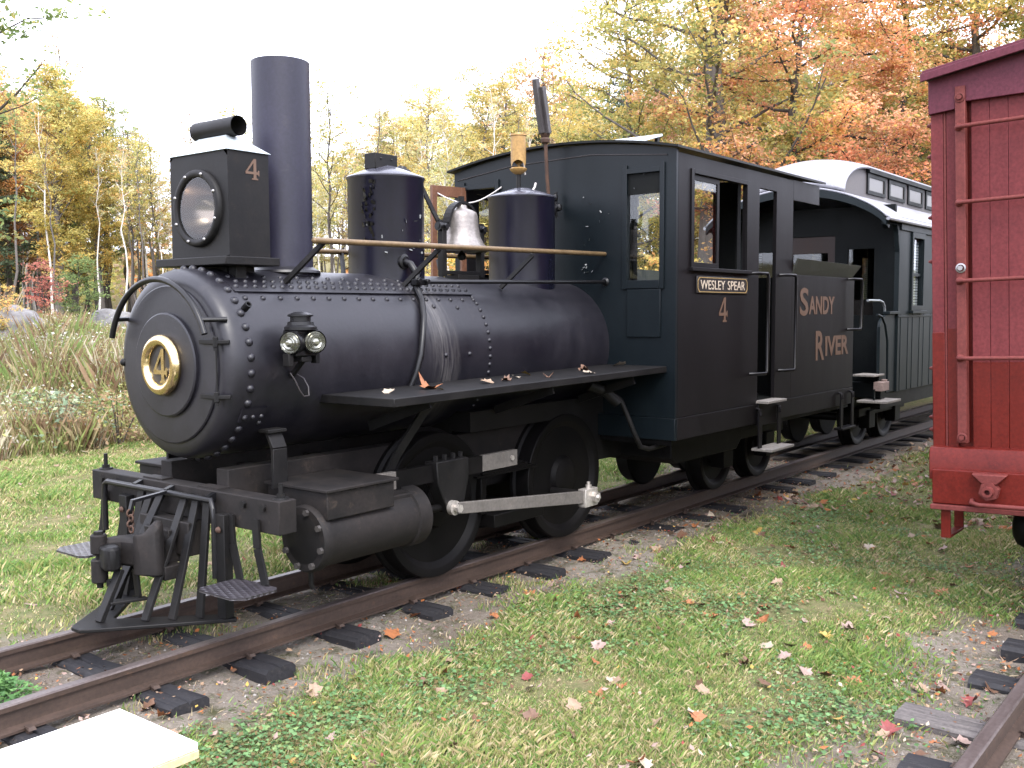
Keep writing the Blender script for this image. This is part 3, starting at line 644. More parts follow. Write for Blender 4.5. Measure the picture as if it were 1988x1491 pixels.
MB().add(vs, fs).build('guard_arm', M['dusty_iron'], cp, .007, ang=50)
for z0, z1 in ((.41,.50),(.275,.385)): MB().lathe([(z0,0),(z0,.032),(z0+.006,.037),(z1-.006,.037),(z1,.032),(z1,0)], (1.12,.088,0), 'z', 20).build('knuckle_lug', M['dusty_iron'], cp)
MB().prism([(1.125,.09),(1.10,.05),(1.085,-.02),(1.105,-.055),(1.15,-.05),(1.165,-.01),(1.18,.05)], .345, .455, 'z').build('knuckle', M['black_iron'], cp, .014)
MB().tube([(1.12,.088,.505),(1.12,.088,.25)],.015,10).hexa((1.12,.088,.498),(0,0,1),.022,.016).hexa((1.14,.03,.262),(0,0,1),.020,.03).build('knuckle_pin', M['black_iron'], cp)

# cylinders
for s in (-1, 1):
    cyl = MB().lathe([(1.725,0),(1.725,.150),(1.735,.158),(1.765,.160),(1.775,.160),(1.778,.147),(2.36,.147),(2.365,.158),(2.45,.158),(2.46,.148),(2.46,.06),(2.50,.055),(2.50,0)], (0,s*.625,.462), 'x', 48).build('cylinder', M['dusty_iron'], loco, ang=35)
    MB().lathe([(1.724,0),(1.724,.115),(1.726,.12)], (0,s*.625,.462), 'x', 40).build('cylinder_cover', M['black_iron'], cyl)
    for k in range(8): a = R(k*45+15); MB().hexa((1.727,s*.625+.134*math.cos(a),.462+.134*math.sin(a)),(-1,0,0),.016,.018).build('cover_bolt', M['zinc_dull'], cyl)
    MB().tube([(1.77,s*.625,.31),(1.77,s*.625,.24),(1.78,s*.625,.22)], .012, 8).build('drain_cock', M['black_iron'], cyl)
    ys = sorted((s*.34, s*.765))
    vc = MB().box(1.755,2.19,ys[0],ys[1],.56,.690).build('valve_chest', M['dusty_iron'], loco, .006)
    ys2 = sorted((s*.33, s*.782))
    MB().box(1.738,2.207,ys2[0],ys2[1],.690,.706).build('chest_lid', M['dusty_iron'], vc, .004)
    MB().box(2.10,2.40,ys[0]+.05,ys[1]-.05,.50,.60).build('chest_foot', M['dusty_iron'], vc, .006)
    MB().bar((1.755,s*.43,.68),(1.755,s*.43,.87),.085,.02,(0,1,0)).bar((1.755,s*.43,.87),(1.755,s*.39,.945),.085,.02,(0,1,0)).box(1.70,1.81,s*.385-.04,s*.385+.04,.945,.962).build('smokebox_brace', M['black_iron'], loco, .003)
    MB().bar((2.62,s*.64,1.07),(2.40,s*.58,.78),.05,.016,(0,1,0)).bar((2.40,s*.58,.78),(2.34,s*.56,.66),.05,.016,(0,1,0)).build('guide_brace', M['black_iron'], loco)
    # guide bar, crosshead, rods
    gb = MB().box(2.215,3.345,s*.622-.018,s*.622+.018,.612,.703).build('guide_bar', M['rod_paint'], loco, .002)
    MB().box(2.33,3.02,s*.622-.0195,s*.622+.0195,.6105,.7045).build('guide_sleeve', M['wheel_iron'], gb)
    MB().hexa((3.29,s*(.622+.018),.66),(0,s,0),.016,.01).build('guide_bolt', M['bright_steel'], gb)
    xh = MB().prism([(2.60,.72),(2.86,.72),(2.86,.60),(2.83,.50),(2.80,.43),(2.69,.43),(2.66,.50),(2.61,.60)], s*.585, s*.675, 'y').build('crosshead', M['black_iron'], loco, .006)
    for x in (2.63,2.70,2.77,2.83): MB().hexa((x,s*.64,.72),(0,0,1),.014,.03).build('crosshead_bolt', M['black_iron'], xh)
    MB().tube([(2.45,s*.625,.462),(2.68,s*.625,.462)],.021,14).build('piston_rod', M['wheel_iron'], xh)
    MB().lathe([(0,.04),(.03,.04),(.03,.02),(.05,.02)], (2.715,s*.675,.462), (Vector((0,s,0)),Vector((1,0,0)),Vector((0,0,1))), 16).hexa((2.715,s*.72,.462),(0,s,0),.024,.02).build('crosshead_pin', M['bright_steel'], xh)
    rod = MB(); p0 = Vector((2.73,s*.70,.458)); p1 = Vector((3.95,s*.70,.335)); rod.bar(p0,p1,.026,.062,(0,0,1),h1=.078)
    rod = rod.build('main_rod', M['rod_paint'], loco, .003)
    MB().box(3.935,4.075,s*.70-.03,s*.70+.03,.27,.385).build('rod_end', M['bright_steel'], rod, .004)
    MB().hexa((4.03,s*.73,.328),(0,s,0),.035,.03).dome((4.03,s*.76,.328),(0,s,0),.02,.015).lathe([(.385,.02),(.405,.02),(.406,.012),(.425,.012),(.425,0)],(4.01,s*.70,0),'z',12).build('rod_nut', M['bright_steel'], rod)
    MB().tube([(4.03,s*.40,.328),(4.03,s*.72,.328)],.03,16).build('crank_pin', M['black_iron'], loco)

# wheels
def wheel_mesh(name, r, mat, hub=.085):
    """outer face towards -Y, tread from y=-.11 to 0, flange behind"""
    return MB().lathe([(-.13,0),(-.13,hub*.55),(-.125,hub*.7),(-.115,hub),(-.085,hub*1.15),(-.080,r-.085),(-.105,r-.055),(-.11,r-.045),(-.11,r-.004),(-.105,r),(-.012,r+.004),(-.002,r+.024),(.02,r+.026),(.028,r+.012),(.03,r-.06),(.03,0)], (0,0,0), 'y', 64).mesh(name, mat, ang=28)
DW = wheel_mesh('driving_wheel', .415, M['wheel_iron'], .12); TW = wheel_mesh('truck_wheel', .30, M['wheel_iron'])
for x in (2.90, 4.17):
    MB().tube([(x,-.30,.415),(x,.30,.415)],.06,16).build('axle', M['wheel_iron'], loco)
    for s in (-1, 1): put('driving_wheel', DW, loco, (x, s*.30, .415), (0,0,0 if s < 0 else math.pi))
for x in (6.40, 7.25):
    MB().tube([(x,-.30,.30),(x,.30,.30)],.045,14).build('axle', M['wheel_iron'], loco)
    for s in (-1, 1): put('truck_wheel', TW, loco, (x, s*.30, .30), (0,0,0 if s < 0 else math.pi))
for s in (-1, 1):
    tf = MB().box(6.05,7.6,s*.46-.03,s*.46+.03,.40,.48)
    for x in (6.40,7.25): tf.box(x-.09,x+.09,s*.46-.06,s*.46+.06,.20,.42)
    tf.build('truck_frame', M['wheel_iron'], loco, .006)
    sg_ = MB()
    for k in range(5): sg_.box(3.53-.30+.05*k,3.53+.30-.05*k,s*.40-.03,s*.40+.03,.52+.016*k,.534+.016*k)
    sg_.build('leaf_spring', M['wheel_iron'], loco, .002)
MB().box(3.30,3.80,-.50,.50,.22,.30).box(3.25,3.30,-.44,.44,.30,.52).build('brake_beam', M['wheel_iron'], loco, .005)
MB().box(3.20,4.66,-.40,.40,.80,.92).box(4.30,5.0,-.36,.36,.46,.80).build('firebox', M['black_iron'], loco)
# ---------------------------------------------------------------- locomotive cab and tank
CX0, CXD0, CXD1, CXP, CX1 = 4.675, 5.95, 6.27, 6.60, 8.06
CY, CZ0, CZS = .97, .64, .792
def roofz(y): return 2.685-.105*(y/1.0)**2
for s in (-1, 1):
    ya, yb = sorted((s*CY, s*(CY-.03)))
    sd_ = MB().panel([CX0,4.885,5.715,CXD0,CXD1,CXP], [CZS,1.81,2.44,2.56], {(1,1),(3,0),(3,1)}, ya, yb, 'y').build('cab_side', M['cab_brown'], loco, .002)
    MB().box(CXP,7.16,ya,yb,2.40,2.565).build('cab_header', M['cab_brown'], loco, .003)
    MB().box(CX0,CXD0-.003,*sorted((s*(CY+.004), s*(CY-.03))),CZ0,CZS-.003).build('cab_skirt', M['cab_brown'], loco, .002)
    # corner and opening trims
    tr_ = MB(); y0, y1 = sorted((s*CY, s*(CY+.010)))
    tr_.box(4.845,4.885,y0,y1,1.79,2.47).box(4.885,5.715,y0,y1,2.44,2.47); tr_.box(5.715,5.755,y0,y1,1.79,2.47)
    tr_.build('window_trim', M['cab_brown'], sd_, .002)
    MB().box(4.83,5.77,*sorted((s*(CY-.03),s*(CY+.03))),1.782,1.808).build('window_sill', M['cab_brown'], sd_, .003)
    # one glazed sash at the front half, the rear one slid behind it
    sa = MB().panel([4.887,4.915,5.265,5.30], [1.812,1.845,2.40,2.438], {(1,1)}, *sorted((s*(CY-.012), s*(CY-.026))), 'y').build('window_sash', M['cab_brown'], sd_, .002)
    MB().box(4.915,5.265,s*(CY-.019)-.001,s*(CY-.019)+.001,1.845,2.40).build('window_pane', M['glass'], sa)
    # tank side, coping, grab irons
    tk = MB().box(CXP,CX1,ya,yb,CZS,1.80).box(CXD1,CX1,*sorted((s*(CY+.004), s*(CY-.03))),CZ0,CZS-.003).build('tank_side', M['cab_brown'], loco, .002)
    cpg = MB().add([(CXP+.02,s*(CY-.005),1.801),(CX1-.05,s*(CY-.005),1.801),(CX1+.05,s*(CY+.045),1.915),(CXP+.02,s*(CY+.045),1.93),(CXP+.02,s*(CY-.02),1.801),(CX1-.05,s*(CY-.02),1.801),(CX1+.05,s*(CY+.03),1.918),(CXP+.02,s*(CY+.03),1.933)],
        [(0,1,2,3),(4,7,6,5),(0,4,5,1),(1,5,6,2),(2,6,7,3),(3,7,4,0)]).build('tank_coping', M['coping_metal'], loco)
    for x, dz in ((5.83,0),(6.37,0),(7.92,.3)):
        dx = .13
        MB().tube([(x-.03,s*CY,1.79),(x,s*(CY+.05),1.79),(x+dx-.02,s*(CY+.075),1.79),(x+dx,s*(CY+.075),1.77),(x+dx,s*(CY+.075),1.05+dz),(x+dx-.02,s*(CY+.075),1.03+dz),(x,s*(CY+.05),1.03+dz),(x-.03,s*CY,1.03+dz)], .0125, 10).build('grab_iron', M['gloss_iron'], loco, ang=60)
    # door step and rear step
    sp_ = MB().box(5.93,6.29,*sorted((s*(CY-.02),s*(CY+.10))),.795,.815).build('door_step', M['step_wood'], loco, .003)
    MB().box(5.94,6.28,*sorted((s*(CY-.01),s*(CY+.02))),.62,.79).build('step_riser', M['cab_brown'], sp_, .003)
    for x0, x1, z1 in ((5.90,6.32,.45),(7.66,8.0,.44)):
        for x in (x0+.03, x1-.03): MB().box(x-.03,x+.03,*sorted((s*(CY+.03),s*(CY+.042))),z1,.75).tube([(x,s*(CY-.01),.76),(x,s*(CY+.03),.75),(x,s*(CY+.045),.70)],.012,8).build('step_hanger', M['cab_brown'], sp_, .002)
        MB().box(x0,x1+.01,*sorted((s*(CY-.02),s*(CY+(.15 if z1 > .445 else .06)))),z1-.02,z1).build('step_tread', M['step_wood'] if z1 > .445 else M['cab_brown'], sp_, .003)
# front wall with a window each side, arched head following the roof
fw_ = MB().panel([-CY+.001,-.85,-.595,.56,.86,CY-.001], [CZS,1.72,2.44,2.50], {(1,1),(3,1)}, CX0-.028, CX0-.002, 'x')
hd = [(-CY+.001,2.50)]+[(y, roofz(y)-.006) for y in np.linspace(-CY+.001, CY-.001, 17)]+[(CY-.001,2.50)]
fw_.prism(hd, CX0-.028, CX0-.002, 'x'); fwo = fw_.build('cab_front', M['cab_green'], loco)
MB().box(CX0-.032,CX0-.002,-CY-.001,CY+.001,CZ0,CZS-.003).build('front_skirt', M['cab_green'], loco, .002)
for ya, yb in ((-.85,-.595),(.56,.86)):
    tf = MB(); tf.box(CX0-.042,CX0-.0285,ya-.035,ya,1.66,2.50); tf.box(CX0-.042,CX0-.0285,yb,yb+.035,1.66,2.50); tf.box(CX0-.042,CX0-.0285,ya,yb,2.44,2.475); tf.box(CX0-.044,CX0-.0285,ya,yb,1.665,1.72)
    tf.build('window_trim', M['cab_green'], fwo, .002)
MB().box(CX0-.0405,CX0-.0285,-.86,-.60,1.335,1.66).box(CX0-.040,CX0-.0285,-.83,-.63,1.50,1.507).build('front_panel', M['cab_green'], fwo, .003)
MB().box(CX0-.022,CX0-.012,-.85,-.595,2.30,2.44).build('window_blind', M['cab_interior'], fwo)
MB().box(CX0-.018,CX0-.016,-.85,-.595,1.72,2.30).build('window_pane', M['glass'], fwo)
MB().tube([(CX0-.0305,-.90,2.545),(CX0-.0305,-.3,2.60),(CX0-.0305,.4,2.585),(CX0-.0305,.93,2.52)],.004,6).build('front_seam', M['grey_metal'], fwo)
def fpos(r): return ((CX0-.029, r.triangular(-.15,-.75,-.3), r.uniform(1.75,2.45)), (-1,0,0))
flakes(15, 11, fpos, None).build('paint_flakes', M['flake'], fwo, kind='stuff', fix=False)
flakes(5, 12, lambda r: ((CX0-.029,-.22+r.uniform(-.05,.03),1.73+r.uniform(0,.12)),(-1,0,0)), None).build('paint_flakes', M['flake'], fwo, kind='stuff', fix=False)
# open casement on the far side, with its cord
ca = Vector((CX0-.03,.86,0)); cb = Vector((CX0-.34,.93,0)); u = (cb-ca)
cas = MB()
def cbar(p, q, z0, z1, th=.03):
    a = ca+u*p; b_ = ca+u*q; cas.bar((a.x,a.y,(z0+z1)/2),(b_.x,b_.y,(z0+z1)/2),th,z1-z0)
cbar(0,.14,1.58,2.46); cbar(.86,1.0,1.58,2.46); cbar(.14,.86,2.38,2.46); cbar(.14,.86,1.58,1.66)
cas = cas.build('open_window', M['brown_frame'], loco, .002)
a = ca+u*.14; b_ = ca+u*.86; MB().add([(a.x,a.y,1.66),(b_.x,b_.y,1.66),(b_.x,b_.y,2.38),(a.x,a.y,2.38)],[(0,1,2,3)]).build('window_pane', M['glass'], cas)
cd = []
for k in range(13):
    f = k/12; cd.append((cb.x+.04+(CX0-.03-cb.x-.04)*f, .92+(.50-.92)*f, 2.41+(2.44-2.41)*f-.10*math.sin(math.pi*f)))
MB().tube(cd, .006, 6).build('window_cord', M['rope'], cas, ang=60)
# roof
rf = MB(); ys = np.linspace(-1.005, 1.005, 25); V = []; F = []
for x, dz in ((4.60,0),(7.21,0)):
    for y in ys: V.append((x, y, roofz(y)+.002)); V.append((x, y, roofz(y)+.018))
n = len(ys)
for i in range(n-1):
    a, b_ = 2*i, 2*i+2; N = 2*n
    F += [(a,b_,N+b_,N+a),(a+1,N+a+1,N+b_+1,b_+1),(a,a+1,b_+1,b_),(N+a,N+b_,N+b_+1,N+a+1)]
F += [(0,2*n,2*n+1,1),(2*n-2,2*n-1,4*n-1,4*n-2)]
rf = rf.add(V, F).build('cab_roof', M['roof_felt'], loco, ang=40)
ht = MB().bar((4.95,-.25,2.705),(5.36,-.25,2.815),.42,.016).build('roof_hatch', M['galvanised'], rf)
for y_ in (-.44,-.06): MB().box(5.30,5.33,y_-.012,y_+.012,2.66,2.795).build('hatch_prop', M['roof_felt'], ht)
# interior, tank ends and top, underside
MB().box(CX0,CXP,-CY+.031,CY-.031,.80,.82).build('cab_floor', M['cab_interior'], loco)
MB().lathe([(4.70,.44),(5.0,.44),(5.02,.40),(5.02,0)], (0,0,1.30), 'x', 40).box(4.70,4.98,-.36,.36,.82,1.2).build('backhead', M['cab_interior'], loco)
MB().box(CXP,CXP+.03,-CY+.031,CY-.031,.82,1.78).box(CX1-.035,CX1-.004,-CY+.031,CY-.031,CZS,1.795).box(CXP+.03,CX1-.035,-CY+.031,CY-.031,1.70,1.73).build('tank_ends', M['cab_interior'], loco)
for y0_ in (-.60, .38): MB().box(6.34,6.42,y0_,y0_+.22,.82,2.56).build('cab_stanchion', M['cab_interior'], loco, .01)
MB().box(CX0,CX1,-CY+.04,CY-.04,.60,.66).build('tank_bed', M['wheel_iron'], loco)
MB().prism([(4.95,.46),(5.02,.42),(6.0,.42),(6.10,.50),(6.10,.60),(4.95,.60)], -.78, .78, 'y').build('water_tank', M['wheel_iron'], loco, .01)
for s in (-1, 1):
    MB().tube([(4.30,s*.62,1.02),(4.40,s*.70,.92),(4.47,s*.76,.70),(4.52,s*.78,.60),(4.62,s*.79,.575),(4.80,s*.80,.585),(5.0,s*.78,.60)],.017,10).build('feed_pipe', M['black_iron'], loco, ang=60)
    MB().tube([(4.22,s*.56,1.03),(4.34,s*.62,.98),(4.40,s*.68,.90)],.04,12).build('injector', M['black_iron'], loco, ang=60)
# lettering
sx_ = -CY-.0105
plq = MB().box(4.93,5.735,-CY-.010,-CY-.0005,1.632,1.752).build('name_plate', M['plate_black'], loco, .004)
c_ = .024; o_ = [(-.395,-.052+c_),(-.395+c_,-.052),(.395-c_,-.052),(.395,-.052+c_),(.395,.052-c_),(.395-c_,.052),(-.395+c_,.052),(-.395,.052-c_)]
i_ = [(x*.982, y*.90) for x, y in o_]
put('plate_border', curve_mesh('plate_border', [o_, i_], M['gold_leaf'], .0012), plq, (5.333,sx_,1.692), (R(90),0,0))
put('lettering', text_mesh('lettering', [('WESLEY', 0, 0, .375, .064, .0), ('SPEAR', .42, 0, .285, .064, .0)], M['cream_paint'], .0012), plq, (4.98,sx_,1.660), (R(90),0,0))
put('number_four', four('number_four', M['letter_bronze'], .155, .178, .001), loco, (5.35,-CY-.0015,1.518), (R(90),0,0))
put('lettering', text_mesh('lettering', [('S', 0, 0, .185, .235, .02), ('ANDY', .195, .012, .60, .155, .03)], M['letter_bronze'], .001), loco, (6.765,-CY-.0015,1.462), (R(90),0,0))
put('lettering', text_mesh('lettering', [('R', 0, 0, .20, .255, .02), ('IVER', .225, .03, .575, .175, .03)], M['letter_bronze'], .001), loco, (7.13,-CY-.0015,1.075), (R(90),0,0))

# ---------------------------------------------------------------- passenger coach
co = thing('passenger_coach', 'dark green wooden passenger coach with pale clerestory roof and open end platform', 'coach', (8.9, 0, 0))
KX, KE, KX2, KY = 8.90, 9.42, 17.5, .96
cb_ = MB()
for s in (-1, 1):
    ya, yb = sorted((s*KY, s*(KY-.05)))
    us = [KE]; holes = set(); x = 9.86; j = 1
    while x < 17: us += [x, x+.36]; holes.add((j,1)); x += .98; j += 2
    us.append(KX2)
    MB().panel(us, [.655,1.49,2.28,2.40], holes, ya, yb, 'y').build('coach_side', M['coach_green'], co, .002)
    bt = MB(); y0, y1 = sorted((s*KY, s*(KY+.012)))
    for wx in us[1:-1:2]:
        f = MB().panel([wx-.05,wx,wx+.36,wx+.41], [1.50,1.55,2.27,2.33], {(1,1)}, *sorted((s*KY,s*(KY+.02))), 'y').build('window_frame', M['coach_green'], co, .003)
        MB().box(wx-.08,wx+.44,*sorted((s*KY,s*(KY+.045))),1.465,1.498).build('window_sill', M['coach_green'], f, .004)
        MB().box(wx,wx+.36,s*(KY-.025)-.001,s*(KY-.025)+.001,1.49,2.28).build('window_pane', M['glass'], f)
        MB().box(wx,wx+.36,s*(KY-.015)-.008,s*(KY-.015)+.008,1.87,1.90).build('sash_bar', M['coach_green'], f)
        bl = MB()
        for k in range(26): bl.box(wx+.005,wx+.355,s*(KY-.045)-.004,s*(KY-.045)+.004,1.50+.030*k,1.523+.030*k)
        bl.build('window_blind', M['blind'] if 'blind' in M else paint('blind', (.36,.36,.40), (.46,.46,.50), .6, 5), f)
    BAT = MB().box(-.010,.010,0,s*.0045,.66,1.46).mesh('batten', M['coach_green'])
    for k in range(24): put('batten', BAT, co, (KE+.09+.205*k+(.05 if k % 2 else 0), s*KY, 0))
    MB().box(KE,KX2,*sorted((s*KY,s*(KY+.018))),2.33,2.46).box(KE,KX2,*sorted((s*KY,s*(KY+.006))),1.425,1.45).build('side_rail', M['coach_green'], co, .004)
    # curved hood bracket joining body and hood
    prof = [(9.02,2.46),(9.04,2.37)]+[(9.42-.30*math.cos(R(a)), 2.10+.24*math.sin(R(a))) for a in range(90, 29, -10)][::-1][::-1]
    br_ = [(KX+.08,2.46),(KX+.08,2.36)]+[(9.21+.17*math.cos(R(a))*1.0-.0, 2.22+.20*math.sin(R(a))) for a in range(150, -1, -15)]+[(9.42,2.10),(9.42,2.46)]
    MB().prism(br_, *sorted((s*(KY-.05),s*KY)), 'y').build('hood_bracket', M['coach_green'], co, .004)
# end wall with door opening and windows, boards
MB().panel([-.91,-.70,-.42,-.28,.28,.42,.70,.91], [.655,.80,1.45,2.15,2.30,2.60], {(1,2),(5,2),(3,1),(3,2),(3,3)}, KE, KE+.05, 'x').build('coach_end', M['coach_shaded'], co, .002)
dr = MB().panel([-.28,-.20,.20,.28], [.80,1.45,2.12,2.30], {(1,1)}, KE+.012, KE+.045, 'x').build('end_door', M['coach_door'], co, .003)
for ya, yb in ((-.20,.20),): MB().box(KE+.027,KE+.030,ya,yb,1.45,2.12).build('door_pane', M['glass'], dr)
for ya, yb in ((-.70,-.42),(.42,.70)): MB().box(KE+.02,KE+.023,ya,yb,1.45,2.15).build('end_pane', M['glass'], co)
MB().panel([-.90,-.6,-.4,.4,.6,.90], [.655,1.3,2.1,2.5], {(1,1),(3,1)}, 14.0, 14.04, 'x').build('partition', M['coach_shaded'], co)
MB().box(KE,KX2,-.90,.90,.66,.70).build('coach_floor', M['coach_shaded'], co)
st_ = MB()
for k in range(9):
    for s in (-1,1): st_.box(9.9+k*.75,9.98+k*.75,s*.30,s*.88,1.05,1.62).box(9.98+k*.75,10.3+k*.75,s*.30,s*.88,1.05,1.15)
st_.build('seat_rows', M['coach_door'], co, .01)
# platform
MB().box(KX,KE,-.93,.93,.78,.83).build('platform', M['coach_shaded'], co, .004)
MB().box(KX-.02,KX+.10,-.97,.97,.62,.78).build('end_sill', M['coach_shaded'], co, .006)
# round topped body end panel and platform rail
for s in (-1, 1):
    MB().prism([(KX+.02,.80),(KX+.02,1.34)]+[(KX+.30-.28*math.cos(R(a)),1.34+.12*math.sin(R(a))) for a in range(0,91,15)]+[(KE,1.46),(KE,.80)][:0]+[(KE-.005,1.46),(KE-.005,.66),(KX+.24,.66),(KX+.24,.80)], *sorted((s*(KY-.02),s*(KY-.05))), 'y').build('end_panel', M['coach_green'], co, .003)
    MB().box(KX+.22,KE+.02,*sorted((s*(KY-.06),s*(KY+.01))),1.462,1.492).build('panel_rail', M['coach_green'], co, .004)
    MB().tube([(KX-.25,s*.90,1.60),(KX+.10,s*.90,1.60),(KX+.20,s*.90,1.585),(KX+.25,s*.905,1.54),(KX+.26,s*.905,1.49)],.013,10).build('platform_rail', M['galv_dull'] if 'galv_dull' in M else paint('galv_dull', (.20,.22,.23), (.28,.30,.31), .4, 8, None, .08, metal=.5), co, ang=60)
    MB().tube([(KX-.26,s*1.0,1.46),(KX-.12,s*1.0,1.44),(KX-.02,s*1.0,1.36),(KX+.06,s*1.0,1.2),(KX+.08,s*1.0,.78)],.012,10).build('step_rail', M['coach_green'], co, ang=60)
    stp = MB().box(KX-.22,KX+.22,*sorted((s*.80,s*1.10)),.585,.61).build('coach_step', M['step_wood'], co, .004)
    MB().box(KX-.2,KX+.1,*sorted((s*.75,s*.97)),.845,.865).build('step_tread', M['step_wood'], stp, .004)
    MB().box(KX-.12,KX+.09,*sorted((s*.93,s*1.02)),.70,.79).tube([(KX+.06,s*.98,.79),(KX+.06,s*.98,.81)],.03,10).build('step_beam', M['step_beam'] if 'step_beam' in M else paint('step_beam', (.17,.12,.105), (.23,.17,.15), .7, 6), stp, .004)
    for x in (KX-.15, KX+.15): MB().box(x-.015,x+.015,s*.95-.006,s*.95+.006,.60,.72).build('step_hanger', M['coach_shaded'], stp)
# hood fascia and roof decks
def deckz(y): return 2.40+.36*(1-(y/1.0)**2)**.8 if abs(y) < 1 else 2.40
ys = np.linspace(-1.0, 1.0, 41); V = []; F = []
xs = [KX, KX+.05, KX+.25, KE, 10.5, 12, 14, KX2+.5]
for x in xs:
    for y in ys: V.append((x, y, deckz(y)+.03))
n = len(ys)
for i in range(len(xs)-1):
    for j in range(n-1): F.append((i*n+j, (i+1)*n+j, (i+1)*n+j+1, i*n+j+1))
dk = MB().add(V, F).build('deck_roof', M['roof_silver'], co, ang=60); sm = dk.modifiers.new('thick', 'SOLIDIFY'); sm.thickness = .02; sm.offset = -1
fa = MB(); V = []; F = []
for x in (KX-.012, KX+.03):
    for y in ys: V += [(x, y*.985, deckz(y)-.075+.02*abs(y)), (x, y*.985, deckz(y)+.008)]
N = 2*n
for j in range(n-1):
    a = 2*j; F += [(a,a+2,a+3,a+1),(N+a,N+a+1,N+a+3,N+a+2),(a,N+a,N+a+2,a+2),(a+1,a+3,N+a+3,N+a+1)]
fa.add(V, F).build('hood_fascia', M['coach_green'], co)
V = []; F = []
for x in (KX+.04, KE):
    for y in ys: V.append((x, y*.98, deckz(y)-.03))
for j in range(n-1): F.append((j,j+1,n+j+1,n+j))
MB().add(V, F).build('hood_ceiling', M['coach_shaded'], co)
gt = MB()
for s in (-1,1): gt.tube([(KX,s*1.0,2.415),(KX2+.5,s*1.0,2.415)],.022,8)
gt.build('roof_edge', M['roof_silver'], co)
# clerestory: bull nose at the end, windows along the side
CW = .50
def clz(x, y):
    f = min(max((x-(KX+.02))/.80, 0), 1); h = math.sqrt(max(0, 1-(1-f)**2)); edge = 3.02-.0
    top = 3.05+.09*(1-(y/CW)**2)
    base = deckz(y)+.03
    return base+(top-base)*h
xs = [KX+.02+.80*(1-math.cos(R(a))) for a in range(0, 91, 6)]+[10.5,12,14,KX2+.3]
ys2 = np.linspace(-CW-.05, CW+.05, 25); V = []; F = []; n2 = len(ys2)
for x in xs:
    for y in ys2: V.append((x, y, clz(x, y)+.012))
for i in range(len(xs)-1):
    for j in range(n2-1): F.append((i*n2+j,(i+1)*n2+j,(i+1)*n2+j+1,i*n2+j+1))
cr = MB().add(V, F).build('clerestory_roof', M['roof_silver'], co, ang=60); sm = cr.modifiers.new('thick', 'SOLIDIFY'); sm.thickness = .03; sm.offset = -1
for s in (-1, 1):
    V = []; F = []
    for x in xs: V += [(x, s*CW, deckz(CW)+.02), (x, s*CW, clz(x, CW))]
    for i in range(len(xs)-1): F.append((2*i,2*i+2,2*i+3,2*i+1))
    cs = MB().add(V, F).build('clerestory_side', M['soffit'], co)
    MB().box(9.7,KX2,*sorted((s*CW,s*(CW+.045))),2.985,3.03).build('clerestory_cornice', M['coach_shaded'], cs)
    x = 9.72
    while x < 16:
        w_ = MB().panel([x,x+.05,x+.55,x+.60], [2.76,2.80,2.94,2.98], {(1,1)}, *sorted((s*(CW+.002),s*(CW+.018))), 'y').build('clerestory_window', M['coach_shaded'], cs)
        MB().box(x+.05,x+.55,*sorted((s*(CW+.003),s*(CW+.008))),2.80,2.94).build('clerestory_pane', M['milk_glass'] if 'milk_glass' in M else flat('milk_glass', (.045,.040,.035), .35), cs)
        x += .72
vt = MB().tube([(11.95,-.80,2.55),(11.95,-.80,2.80)],.03,12).build('roof_vent', M['galvanised'], co, ang=60)
MB().lathe([(-.10,0),(-.09,.05),(-.03,.075),(.03,.075),(.09,.05),(.10,0)], (11.95,-.80,2.84), 'x', 16).build('vent_cowl', M['galvanised'], vt, ang=60)
# underframe and trucks
MB().box(KX+.1,KX2,-.93,-.83,.50,.655).box(KX+.1,KX2,.83,.93,.50,.655).box(KX+.1,KX2,-.2,.2,.45,.64).build('underframe', M['wheel_iron'], co)
for x in (9.9, 10.8):
    MB().tube([(x,-.30,.30),(x,.30,.30)],.045,12).build('axle', M['wheel_iron'], co)
    for s in (-1,1): put('truck_wheel', TW, co, (x, s*.30, .30), (0,0,0 if s < 0 else math.pi))
for s in (-1,1): MB().box(9.55,11.15,s*.5-.03,s*.5+.03,.34,.44).box(9.8,10.0,s*.5-.06,s*.5+.06,.2,.4).box(10.7,10.9,s*.5-.06,s*.5+.06,.2,.4).build('truck_frame', M['wheel_iron'], co, .01)

# ---------------------------------------------------------------- boxcar
BX, BYL, BYR, BX2 = 4.35, -2.735, -4.765, 12.5
bc = thing('boxcar', 'dark red wooden boxcar standing at the right edge', 'boxcar', (BX, -3.75, 0))
bc.rotation_euler = (R(-1.9), 0, 0); bc.location.z = .055; bc.scale = (1, 1, .98)      # the car leans a little towards the locomotive
def broof(y): return 2.80+.16*(1-abs(y+3.75)/1.05)
# framing behind the end boards
MB().box(BX+.03,BX+.06,BYR+.02,BYL-.02,.74,2.66).build('end_frame', M['car_red'], bc)
pw = .0885; nb = 21; y = BYL-.195; k = 0
for k in range(20):
    y1 = BYL-.200-k*pw; y0 = y1-pw+.0018
    # faded upper board and fresher lower board, joined by one lap
    PL = MB().box(BX+.004,BX+.028,y0,y1,1.235,2.70); PL.build('board', M['car_faded'], bc, .0016)
    MB().box(BX+.0035,BX+.028,y0,y1,.745,1.235-.0003).build('board', M['car_red'], bc, .0016)
